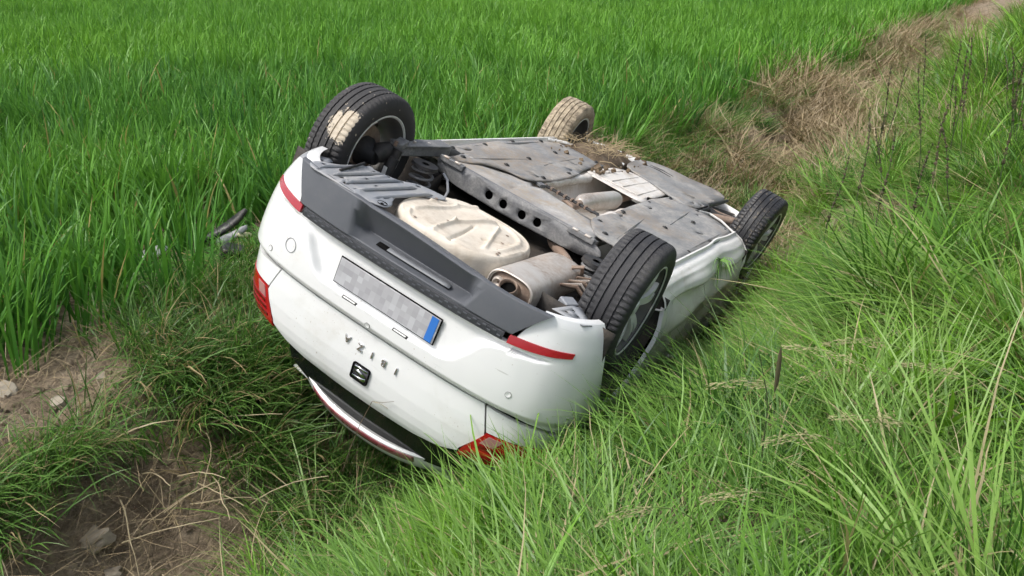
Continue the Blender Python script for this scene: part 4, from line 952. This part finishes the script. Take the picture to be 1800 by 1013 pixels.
ci_, cd_ = clump_of(x, y); size = .16 * np.clip(np.hypot(x, y) / 6, 1, 2.4)
keep = (tt > edge) & (np.hypot(x, y) > 1.2) & (rng.random(len(x)) < np.clip(1.25 - .5 * cd_ / size, .75, 1))
keep &= ~((tt < -1.0) & (s > 3.1) & (s < 7.3) & (rng.random(len(x)) < .15))
P, R_, S_, K_ = settle(x, y, .34, keep, sc=(.75, 1.15), npick=9, tilt=.10)
ci_, cd_ = clump_of(P[:, 0], P[:, 1]); s, tt = st(P[:, 0], P[:, 1]); size = .16 * np.clip(np.hypot(P[:, 0], P[:, 1]) / 6, 1, 2.4)
lod = rng.random(len(P)) < np.where(CT[ci_] > .5, .55, .30); K_ = np.where(lod, 9 + rng.integers(0, 3, len(P)), K_)
out = np.arctan2(P[:, 1] - cy_[ci_], P[:, 0] - cx_[ci_])
R_[:, 2] = np.where(lod, CA[ci_] + rng.normal(0, .35, len(P)), R_[:, 2])
tl_ = np.clip(cd_ / size, 0, 1.3) * .32                              # outer tufts lean away from the clump's heart
R_[:, 0] += np.where(lod, 0, -np.sin(out) * tl_); R_[:, 1] += np.where(lod, 0, np.cos(out) * tl_)
for q in np.where(~lod)[0]: R_[q] = (Matrix.Rotation(R_[q, 1], 3, 'Y') @ Matrix.Rotation(R_[q, 0], 3, 'X') @ Matrix.Rotation(R_[q, 2], 3, 'Z')).to_euler()
S_ *= (CH[ci_] * np.clip(1.2 - .42 * cd_ / size, .50, 1.15) * np.clip(np.hypot(P[:, 0], P[:, 1]) / 9, 1, 1.7))[:, None]
S_ *= np.where((tt < -.7) & (s > 3.1) & (s < 7.3), .64, 1.0)[:, None]
S_[:, 2] *= np.clip(1 + (tt + .4) * .15, .85, 1.35)
P[:, 2] += .05 * np.clip(1 - cd_ / size, 0, 1) * (tt > -1.2)
ex = rng.uniform(1.75, 2.9, 300); et = rng.uniform(-2.1, -1.25, 300); xx = ex * AX[0] + et * AX[1]; yy = ex * AX[1] - et * AX[0]   # rank growth against the car's near corner
P2, R2, S2, K2 = settle(xx, yy, .20, np.ones(300, bool), sc=(.55, .90), npick=9, tilt=.2)
P = np.concatenate([P, P2]); R_ = np.concatenate([R_, R2]); S_ = np.concatenate([S_, S2]); K_ = np.concatenate([K_, K2])
ci_, cd_ = clump_of(P[:, 0], P[:, 1])
spread('bank_grass', c3, P, R_, S_, K_, 'bright green long grass in clumps covering the near bank', join=True, hue=CT[ci_])

c4 = coll('mat_templates')
for k in range(5): template(c4, 'mat_tuft%02d' % k, 'mat_grass', 130, .27, (.26, .62), (.004, .0095), (60, 86), (-8, 28), 6, 250 + k, comb=.74, wob=.08)
x, y = scatter(20, -2.4, 22, .9, 34, fade=4.2, power=1.3)
s, tt = st(x, y); keep = (tt > bank_from(s) + .12) & (np.hypot(x, y) > 1.1)
fall = lambda x, y: 3.3 + 5.0 * (fbm(x * .9, y * .9, 51, 2) - .38) * 2
P, R_, S_, K_ = settle(x, y, .16, keep, lean=lambda x, y: np.stack([np.cos(fall(x, y)), np.sin(fall(x, y))], 1) * 1.6, sc=(.75, 1.15), az=fall, npick=5, tilt=.10)
s, tt = st(P[:, 0], P[:, 1]); P[:, 2] += rng.uniform(-.02, .06, len(P)) * (tt > -1.2); S_ *= np.where((tt < -.7) & (s > 3.1) & (s < 7.3), .65, 1.0)[:, None]
spread('matted_grass', c4, P, R_, S_, K_, 'long grass lying flat in mats between the clumps')

# --- rough grass, ditch sides
c5 = coll('ditch_templates')
for k in range(4): template(c5, 'ditch_tuft%02d' % k, 'ditch_grass', 105, .19, (.14, .38), (.0038, .0078), (10, 50), (30, 110), 6, 260 + k, wob=.10)
for k in range(3): template(c5, 'ditch_tuft%02d' % (4 + k), 'ditch_grass', 100, .17, (.24, .50), (.004, .0085), (40, 70), (40, 90), 6, 280 + k, comb=.75, wob=.09)
x, y = scatter(80, -5, 16, 1.2, 34, fade=6, power=1.3)
s, tt = st(x, y); n_ = fbm(x * 1.7, y * 1.7, 71, 3); r_ = rng.random(len(x))
hang = (s < 4.6) & (tt > -3.62) & (tt < -2.98) & (s > 1.0) & (r_ < np.where(s > 2.2, np.clip((n_ - .15) * 4.5, .3, 1), np.clip((n_ - .27) * 4.5, .10, .85))) & ~((s < 2.05) & (tt > -3.2) & (r_ > .10))
lowbank = (s > 2.25) & (s < 4.8) & (tt >= -2.98) & (tt < -2.1) & (r_ < .6)
ledge = (s < 4.6) & (tt <= -3.62) & (tt > -4.2) & (r_ < np.where(s < 2.45, .03, .45) * (n_ > .36))
soil_ = (s < 2.25) & (tt >= -2.98) & (tt < -2.2) & (r_ < .035)
farside = (s > 6.0) & (tt > -3.95) & (tt < -3.1) & (r_ < np.clip((n_ - .24) * 4, .12, .8))
farmid = (s > 6.0) & (tt >= -3.1) & (tt < -1.5) & (r_ < np.clip((n_ - .36 + .004 * np.clip(s - 9, 0, 20)) * 4, 0, .45))
keep = hang | lowbank | ledge | soil_ | farside | farmid
az5 = lambda x, y: np.full(len(x), -.55)
P, R_, S_, K_ = settle(x, y, .24, keep, lean=(.4, -.25), sc=(.7, 1.25), az=az5, npick=7, tilt=.2)
spread('ditch_grass', c5, P, R_, S_, K_, 'rough dull grass hanging over the ditch sides')
# --- dead straw, roots and thatch
c6 = coll('straw_templates')
for k in range(4): template(c6, 'straw_tuft%02d' % k, 'straw', 110, .32, (.14, .46), (.0035, .0075), (48, 88), (-30, 30), 6, 300 + k, wob=.22)
for k in range(2): template(c6, 'straw_tuft%02d' % (4 + k), 'straw', 16, .10, (.15, .38), (.0018, .0035), (25, 75), (-10, 60), 6, 320 + k, wob=.2)
for k in range(3): template(c6, 'straw_tuft%02d' % (6 + k), 'straw', 70, .26, (.10, .36), (.0014, .0032), (55, 90), (-20, 35), 6, 330 + k, wob=.10)
x, y = scatter(62, -5, 22, 1.2, 44, fade=9, power=1.2)
s, tt = st(x, y); n_ = fbm(x * 1.2, y * 1.2, 81, 3); r_ = rng.random(len(x))
far_ = (s > 5.2) & (tt > -4.0 + .2 * n_) & (tt < -1.35) & (r_ < np.clip((n_ - .33) * 4, 0, .8))
near_ = (s <= 5.2) & (tt > -4.3) & (tt < -2.1) & (r_ < np.where((tt > -3.2) & (s < 2.5), .45, .10))
bank_ = (tt > -1.35) & (tt < 1.5) & (r_ < .03) & (np.hypot(x, y) > 4)
P, R_, S_, K_ = settle(x, y, .08, far_ | near_ | bank_, sc=(.7, 1.25), npick=6, tilt=.25)
d_ = np.hypot(P[:, 0], P[:, 1]); S_ *= np.clip(d_ / 8, 1, 1.6)[:, None]; K_ = np.where(d_ < 5.5, 6 + K_ % 3, K_)
spread('dead_straw', c6, P, R_, S_, K_, 'pale dead straw and roots lying in the ditch')
# --- wheat pressed flat beside the car
c7 = coll('pressed_templates')
for k in range(3): template(c7, 'pressed_tuft%02d' % k, 'wheat_leaf', 24, .16, (.35, .62), (.008, .0125), (62, 84), (-5, 30), 6, 340 + k, comb=.85, wob=.05)
x = rng.uniform(-3.6, -.9, 520); y = rng.uniform(4.0, 7.0, 520); s, tt = st(x, y)
keep = np.exp(-(((s - 3.45) / .75) ** 2 + ((tt + 4.25) / .48) ** 2)) > rng.uniform(.25, 1, 520)
P, R_, S_, K_ = settle(x, y, .15, keep, lean=(.8, -.2), sc=(.7, 1.1), az=lambda x, y: np.full(len(x), -.1) + rng.choice([0, math.pi], len(x)), npick=3, tilt=.1)
spread('pressed_wheat', c7, P, R_, S_, K_, 'green wheat stems pressed flat beside the wreckage')

# ------------------------------------------------------------------ single things: stalks, stones, wreckage
plain('dock_stem', (.045, .070, .022), .7); plain('dock_seed', (.075, .060, .030), .8, dust=(.05, .075, .025), dscale=30)
plain('panicle', (.36, .33, .17), .8, dust=(.22, .25, .10), dscale=25); plain('panicle_stem', (.17, .24, .07), .7)
plain('dry_stem', (.42, .35, .22), .8, dust=(.24, .18, .11), dscale=18)
plain('straw_dirty', (.27, .21, .12), .85, dust=(.12, .085, .05), dscale=10); plain('stone', (.30, .26, .20), .9, dust=(.20, .16, .11), dscale=12, bmp=.6, bscale=30)
plain('stone_pale', (.34, .30, .235), .9, dust=(.26, .21, .15), dscale=12, bmp=.6, bscale=30)
plain('wreck_black', (.022, .022, .024), .4, dust=(.10, .09, .075), dscale=12)
plain('wreck_grey', (.20, .21, .22), .45); plain('wreck_white', (.74, .75, .75), .3, 0, .4, dust=(.45, .42, .35), dscale=10)
plain('wreck_yellow', (.60, .56, .36), .6, dust=(.35, .30, .18), dscale=12); plain('wreck_glass', (.45, .52, .52), .1, 0, .8)
plain('mud_dark', (.115, .080, .050), .95, dust=(.30, .24, .16), dscale=12, bmp=.8, bscale=40)
def gz(x, y): return float(ground_z(np.array([x]), np.array([y]))[0])
def on_st(s, tt): return s * AX[0] + tt * AX[1], s * AX[1] - tt * AX[0]
# dark seed stalks on the bank
def dock_mesh(seed, h):
    g = random.Random(seed); bend = g.uniform(-.10, .10); a0 = g.uniform(0, 6.28); st_ = MB(); sd = MB()
    pth = [(bend * u * u * math.cos(a0) + .01 * math.sin(u * 9 + seed), bend * u * u * math.sin(a0), h * u) for u in [k / 8 for k in range(9)]]
    st_.add(*tube(pth, [.0042 - .0028 * k / 8 for k in range(9)], 5))
    for k in range(26):                             # seed whorls up the top half
        u = g.uniform(.50, 1.0); i = min(int(u * 8), 7); w = u * 8 - i; c = [pth[i][j] * (1 - w) + pth[i + 1][j] * w for j in range(3)]
        a = g.uniform(0, 6.28); r = g.uniform(.006, .011) * (1.25 - .6 * u)
        v = [(c[0] + r * 1.3 * math.cos(a + q * 2.09), c[1] + r * 1.3 * math.sin(a + q * 2.09), c[2] + g.uniform(-.006, .006)) for q in range(3)] + [(c[0] + r * .4, c[1], c[2] + r * 2.2), (c[0], c[1] - r * .4, c[2] - r * 1.8)]
        sd.add(v, [(0, 1, 3), (1, 2, 3), (2, 0, 3), (1, 0, 4), (2, 1, 4), (0, 2, 4)])
    return st_, sd
proto = []
for k in range(5):
    a, b2 = dock_mesh(k, 1.0); rt = empty('seed_stalk'); so = a.build('stem', 'dock_stem', rt); se = b2.build('seed_head', 'dock_seed', rt, smooth=False); se['kind'] = 'stuff'
    proto.append((rt, so, se))
used = [False] * 5; g = random.Random(5); nst = 0
while nst < 46:
    s = g.uniform(5.2, 10.8); tt = g.uniform(-1.25, .75) if g.random() < .75 else g.uniform(-.4, 1.6)
    x, y = on_st(s, tt)
    if not (.55 * y - 1.5 < x < .66 * y + .6): continue
    k = nst % 5; rt, so, se = proto[k]
    if used[k]:
        r2 = rt.copy(); COL.objects.link(r2)
        for ch in (so, se): c = ch.copy(); COL.objects.link(c); c.parent = r2
        rt = r2
    used[k] = True; h = g.uniform(.62, 1.12)
    rt.location = (x, y, gz(x, y) - .02); rt.rotation_euler = (g.gauss(0, .10), g.gauss(0, .10), g.uniform(0, 6.28)); rt.scale = (1.15, 1.15, h)
    tag(rt, 'dark upright seed stalk among tall grass right of the car', 'stalk', 'dark seed stalks on the bank'); nst += 1
# one near stalk with a brown spike
rt = empty('seed_stalk', (.83, 2.42, gz(.83, 2.42) - .02)); a, b2 = dock_mesh(77, .56)
a.build('stem', 'dock_stem', rt); MB().add(*tube([(.0, 0, .44), (.003, 0, .47), (.004, 0, .52), (.004, 0, .565), (.004, 0, .60)], [.002, .0065, .0075, .006, .001], 8)).build('seed_head', 'dock_seed', rt)
rt.rotation_euler = (.05, -.04, .3); tag(rt, 'single thin stalk with a brown spike in the near grass', 'stalk')
# pale drooping grass heads in the foreground
def panicle_mesh(seed, L):
    g = random.Random(seed); st_ = MB(); hd = MB(); p = Vector((0, 0, 0)); th = .25 + .2 * g.random(); pts = []
    for k in range(15):
        pts.append(p.copy()); p = p + Vector((math.sin(th), .03 * math.sin(k + seed), math.cos(th))) * (L / 14); th += .085 + .05 * (k / 14)
    st_.add(*tube(pts, [.0030 - .0018 * k / 14 for k in range(15)], 5))
    for k in range(120):
        u = g.uniform(9.5, 14); i = min(int(u), 13); c = pts[i].lerp(pts[i + 1], u - i); sp = .020 * (1 - abs(u - 11.2) / 5)
        c = c + Vector((g.uniform(-1, 1) * sp, g.uniform(-1, 1) * sp, g.uniform(-1.4, .4) * sp)); r = g.uniform(.0016, .003); a = g.uniform(0, 6.28); d = Vector((math.cos(a), math.sin(a), 0)) * r
        ax_ = (pts[i + 1] - pts[i]).normalized() * r * 3.2
        hd.add([tuple(c - ax_), tuple(c + d), tuple(c + Vector((0, 0, r))), tuple(c - d), tuple(c + ax_)], [(0, 1, 2), (0, 2, 3), (4, 2, 1), (4, 3, 2), (0, 3, 1), (4, 1, 3)])
    return st_, hd
SPOT = [(.62, 2.62, .15, .56), (.80, 2.72, .3, .60), (1.25, 2.55, 3.0, .70), (1.42, 2.42, 2.7, .72), (1.18, 2.30, 3.4, .60), (.95, 2.05, 3.3, .55), (1.48, 2.22, 2.9, .62), (.62, 2.15, 3.6, .55), (1.62, 2.75, 3.2, .70), (1.05, 2.62, .5, .58), (1.75, 2.45, 2.6, .6)]
for k, (x, y, az_, L) in enumerate(SPOT):
    rt = empty('seeding_grass', (x, y, gz(x, y) + .02)); a, b2 = panicle_mesh(k, L); a.build('stem', 'panicle_stem', rt); b2.build('seed_head', 'panicle', rt, smooth=False)['kind'] = 'stuff'
    rt.rotation_euler = (0, .08, az_); tag(rt, 'pale drooping seed head bent over in the near grass', 'grass', 'pale seed heads in the foreground')
# dry stems and roots hanging down the ditch wall
g = random.Random(9)
for k in range(16):
    s, tt = g.uniform(1.5, 2.35), g.uniform(-3.15, -2.6); x, y = on_st(s, tt); z = gz(x, y); L = g.uniform(.25, .5); az_ = g.uniform(-1.2, .3); pts = []
    p = Vector((x, y, z + .10)); th = g.uniform(.9, 2.2)
    for i in range(8):
        pts.append(p.copy()); p = p + Vector((math.sin(th) * math.cos(az_), math.sin(th) * math.sin(az_), math.cos(th))) * (L / 7); th += g.uniform(-.05, .22); az_ += g.uniform(-.2, .2)
        p.z = max(p.z, gz(p.x, p.y) + .01)
    c = sum(pts, Vector()) / 8
    o = MB().add(*tube([q - pts[0] for q in pts], [.0034 - .0018 * i / 7 for i in range(8)], 6)).build('dead_stalk', 'dry_stem'); o.location = pts[0]
    tag(o, 'pale dry stem lying against the bare ditch wall', 'stem', 'dry stems on the ditch wall')
# stones
def stone(x, y, sz, seed, mat, lab, sq=.6):
    bm = bmesh.new(); bmesh.ops.create_icosphere(bm, subdivisions=3, radius=1); g = np.random.default_rng(seed); o = g.uniform(0, 9, 3)
    for v in bm.verts:
        n = v.co.normalized(); k = 1 + .28 * math.sin(n.x * 3 + o[0]) * math.cos(n.y * 2.6 + o[1]) + .12 * math.sin(n.z * 6 + n.x * 5 + o[2])
        q = n * k; q.x = max(min(q.x, .82), -.8); q.z = max(min(q.z, .62), -.7); v.co = Vector((q.x * sz, q.y * sz * .75, q.z * sz * sq))
    me = bpy.data.meshes.new('stone'); bm.to_mesh(me); bm.free(); ob = finish('stone', me, mat, sharp=25); ob.location = (x, y, gz(x, y) + sz * sq * .25); ob.rotation_euler = (g.normal(0, .2), g.normal(0, .2), g.uniform(0, 6)); return tag(ob, lab, 'stone')
stone(-1.74, 2.98, .085, 1, 'stone', 'large tan stone in the bare ditch wall at bottom left')
stone(-1.64, 2.88, .055, 6, 'stone', 'small tan stone just below the large one at bottom left')
stone(-2.36, 3.58, .055, 2, 'stone_pale', 'flat pale stone at the left end of the bare soil ledge')
stone(-2.12, 3.56, .045, 3, 'stone_pale', 'small pale stone in the middle of the bare soil ledge')
stone(-2.02, 3.80, .032, 4, 'stone', 'tiny stone on the bare soil below the wheat edge')
# wreckage in the flattened wheat left of the car
def shard(name, pts, th, loc, rot, mat, lab, cat, curve=0.0):
    xs = [p[0] for p in pts]
    o = sheet(name, smooth_poly(pts, 1), [], lambda x, y: Vector((x, y, curve * x * x)), mat, None, cut=.05, solid=th)
    o.location = loc; o.rotation_euler = [math.radians(a) for a in rot]; return tag(o, lab, cat)
BX, BY = -1.93, 5.55; BZ_ = gz(BX, BY)
shard('trim_fragment', [(-.20, -.03), (-.05, -.045), (.12, -.03), (.21, .01), (.12, .045), (-.10, .03)], .025, (BX - .02, BY + .05, BZ_ + .17), (20, -28, 18), 'wreck_black', 'black curved trim piece propped highest in the flattened wheat', 'car part', .8)
shard('trim_fragment', [(-.12, -.03), (.10, -.025), (.13, .02), (-.10, .03)], .012, (BX + .05, BY - .02, BZ_ + .14), (35, -20, 30), 'wreck_grey', 'grey broken strip leaning under the black trim piece', 'car part', 1.0)
o = MB().add(*box((0, 0, 0), (.20, .13, .10), (0, 0, 0))).build('broken_housing', 'wreck_black', bevel=.02); o.location = (BX + .13, BY - .22, BZ_ + .08); o.rotation_euler = (.2, .3, .4); tag(o, 'black broken lamp housing in the wheat beside the bumper', 'car part')
MB().add(*box((.0, -.068, .01), (.13, .01, .05))).build('socket', 'gap_black', o)
MB().add(*tube([(.08, -.03, .05), (.13, -.02, .08), (.17, .02, .05)], .008, 6)).build('wire', 'dry_stem', o)
shard('foam_fragment', [(-.09, -.04), (.03, -.05), (.10, .0), (.04, .05), (-.07, .03)], .025, (BX + .24, BY - .42, BZ_ + .07), (15, 10, 25), 'wreck_yellow', 'pale yellow foam piece nearest the white bumper', 'car part', 1.5)
shard('foam_fragment', [(-.06, -.02), (.06, -.02), (.05, .02), (-.05, .025)], .015, (BX + .12, BY + .02, BZ_ + .13), (30, 12, 60), 'wreck_yellow', 'pale yellow strip behind the black lamp housing', 'car part', 1.5)
shard('panel_shard', [(-.10, -.05), (.02, -.06), (.12, .0), (.05, .06), (-.06, .05)], .006, (BX - .40, BY - .26, BZ_ + .10), (25, -12, 10), 'wreck_white', 'largest white plastic shard among the wheat blades', 'car part', .8)
shard('panel_shard', [(-.05, -.02), (.04, -.03), (.06, .02), (-.03, .03)], .005, (BX - .58, BY - .36, BZ_ + .08), (30, 10, 50), 'wreck_glass', 'small glassy shard at the left end of the wreckage', 'car part', .5)
shard('panel_shard', [(-.05, -.03), (.05, -.02), (.03, .03)], .005, (BX - .46, BY - .44, BZ_ + .06), (20, -14, 95), 'wreck_white', 'small white shard in front of the largest white one', 'car part', .5)
# mud and straw packed round the far front wheel
mb = MB(); g = np.random.default_rng(4)
def lump(a, b2):
    x = 2.08 + .78 * a; y = -.66 + .40 * b2 + .10 * a * (1 - b2)
    e = math.sin(a * math.pi) ** .5 * math.sin(b2 * math.pi) ** .5
    return (x, y, .215 - e * (.055 + .05 * float(fbm(np.array([x * 9.]), np.array([y * 9.]), 5, 4)[0])))
gl = np.random.default_rng(12)
v, f = grid(lump, 50, 32); mud_o = MB().add([tuple(CM @ Vector(p)) for p in v], f).build('mud_and_straw', 'mud_dark', sharp=80)
V, F = [], []
for k in range(260):
    c = Vector((g.uniform(2.12, 2.82), g.uniform(-.66, -.30), g.uniform(.11, .18))); c = CM @ c; a = g.uniform(0, 6.28); d = Vector((math.cos(a), math.sin(a), g.uniform(-.3, .7))).normalized(); L = g.uniform(.05, .20); w = g.uniform(.0016, .0032)
    sd = d.orthogonal().normalized() * w; i = len(V); m1 = c + d * L * .5 + Vector((0, 0, g.uniform(0, .03))); e_ = c + d * L
    V += [c - sd, c + sd, m1 + sd, m1 - sd, e_]; F += [(i, i + 1, i + 2, i + 3), (i + 3, i + 2, i + 4)]
me = bpy.data.meshes.new('straw'); me.from_pydata([tuple(p) for p in V], [], F); so = bpy.data.objects.new('straw', me); COL.objects.link(so); me.materials.append(MATS['straw_dirty']); so.parent = mud_o
cl_ = MB()
for k in range(70):                                 # crumbs of soil over the tray round it
    q = Vector((gl.uniform(1.75, 2.95), gl.uniform(-.66, -.15), .176)); r_ = .004 + .022 * gl.random() ** 3
    cv, cf = box((0, 0, 0), (r_ * 2, r_ * 1.6, r_ * 1.2), tuple(gl.uniform(0, 90, 3))); cl_.add([tuple(CM @ (Vector(p) * 1.0 + q)) for p in cv], cf)
cl_.build('soil_crumbs', 'mud_dark', mud_o, smooth=False)
tag(mud_o, 'brown mud and straw packed around the far front wheel', kind='stuff')
# torn grass caught on the sill, twig against the tailgate
V, F = [], []
for k in range(26):
    c = CM @ Vector((1.55 + g.normal(0, .05), .80, .235)); d = (Vector((g.normal(0, .25), -.45, -.2 + g.normal(0, .3))) if k % 3 else Vector((g.normal(0, .4), -.3, -.9))).normalized(); L = g.uniform(.08, .24); w = g.uniform(.002, .0045)
    sd = d.orthogonal().normalized() * w; i = len(V); m1 = c + d * L * .5 + Vector((.0, -.03, .03)); e_ = c + d * L + Vector((0, -.05, -.02))
    V += [c - sd, c + sd, m1 + sd, m1 - sd, e_]; F += [(i, i + 1, i + 2, i + 3), (i + 3, i + 2, i + 4)]
me = bpy.data.meshes.new('grass_wisp'); me.from_pydata([tuple(p) for p in V], [], F); o = bpy.data.objects.new('grass_wisp', me); COL.objects.link(o); m, t, b = nt('wisp'); b.inputs['Base Color'].default_value = (.12, .24, .05, 1); b.inputs['Roughness'].default_value = .6; me.materials.append(m)
tag(o, 'torn green grass wisp caught on the white sill', 'grass')
tp = [CM @ skin(p_of_y(y, z), z) for y, z in ((.20, .90), (.15, .94), (.10, .97))]; n_ = CM.to_3x3() @ Vector((-1, 0, 0))
tp = [q + n_ * .012 for q in tp] + [tp[-1] + n_ * .02 + Vector((-.05, .0, -.10)), tp[-1] + n_ * .02 + Vector((-.10, .0, -.22)), tp[-1] + Vector((-.16, .02, -.36))]
o = MB().add(*tube(tp, [.0008, .001, .0013, .0015, .0018, .002], 6)).build('dry_twig', 'mud_dark'); tag(o, 'thin dry twig leaning on the white tailgate', 'twig')
MB().add(*tube([tp[2], tp[2] + n_ * .03 + Vector((.05, 0, .0)), tp[2] + n_ * .03 + Vector((.09, 0, -.03))], .001, 5)).build('side_shoot', 'dry_stem', o)
# clods of soil
c8 = coll('clod_templates'); m = MATS['soil']
for k in range(4):
    bm = bmesh.new(); bmesh.ops.create_icosphere(bm, subdivisions=2, radius=.03); gg = np.random.default_rng(400 + k)
    for v in bm.verts: v.co *= 1 + gg.normal(0, .14); v.co.z *= .6
    me = bpy.data.meshes.new('clod'); bm.to_mesh(me); bm.free(); me.materials.append(m); oo = bpy.data.objects.new('clod%02d' % k, me); c8.objects.link(oo)
x, y = scatter(300, -5, 14, 1.2, 26, fade=5, power=1.2); s, tt = st(x, y)
keep = ((tt > -4.2) & (tt < -2.1) & (s < 3.2)) | ((s > 5.5) & (tt > -3.7) & (tt < -1.6)); keep &= fbm(x * 2, y * 2, 99, 3) > .36
P, R_, S_, K_ = settle(x, y, .03, keep, sc=(.2, 1.0), npick=4, tilt=1.0); S_ *= (rng.random(len(P)) ** 1.5 * .9 + .25)[:, None]
spread('soil_clods', c8, P, R_, S_, K_, 'small clods of dry soil on the bare ground')
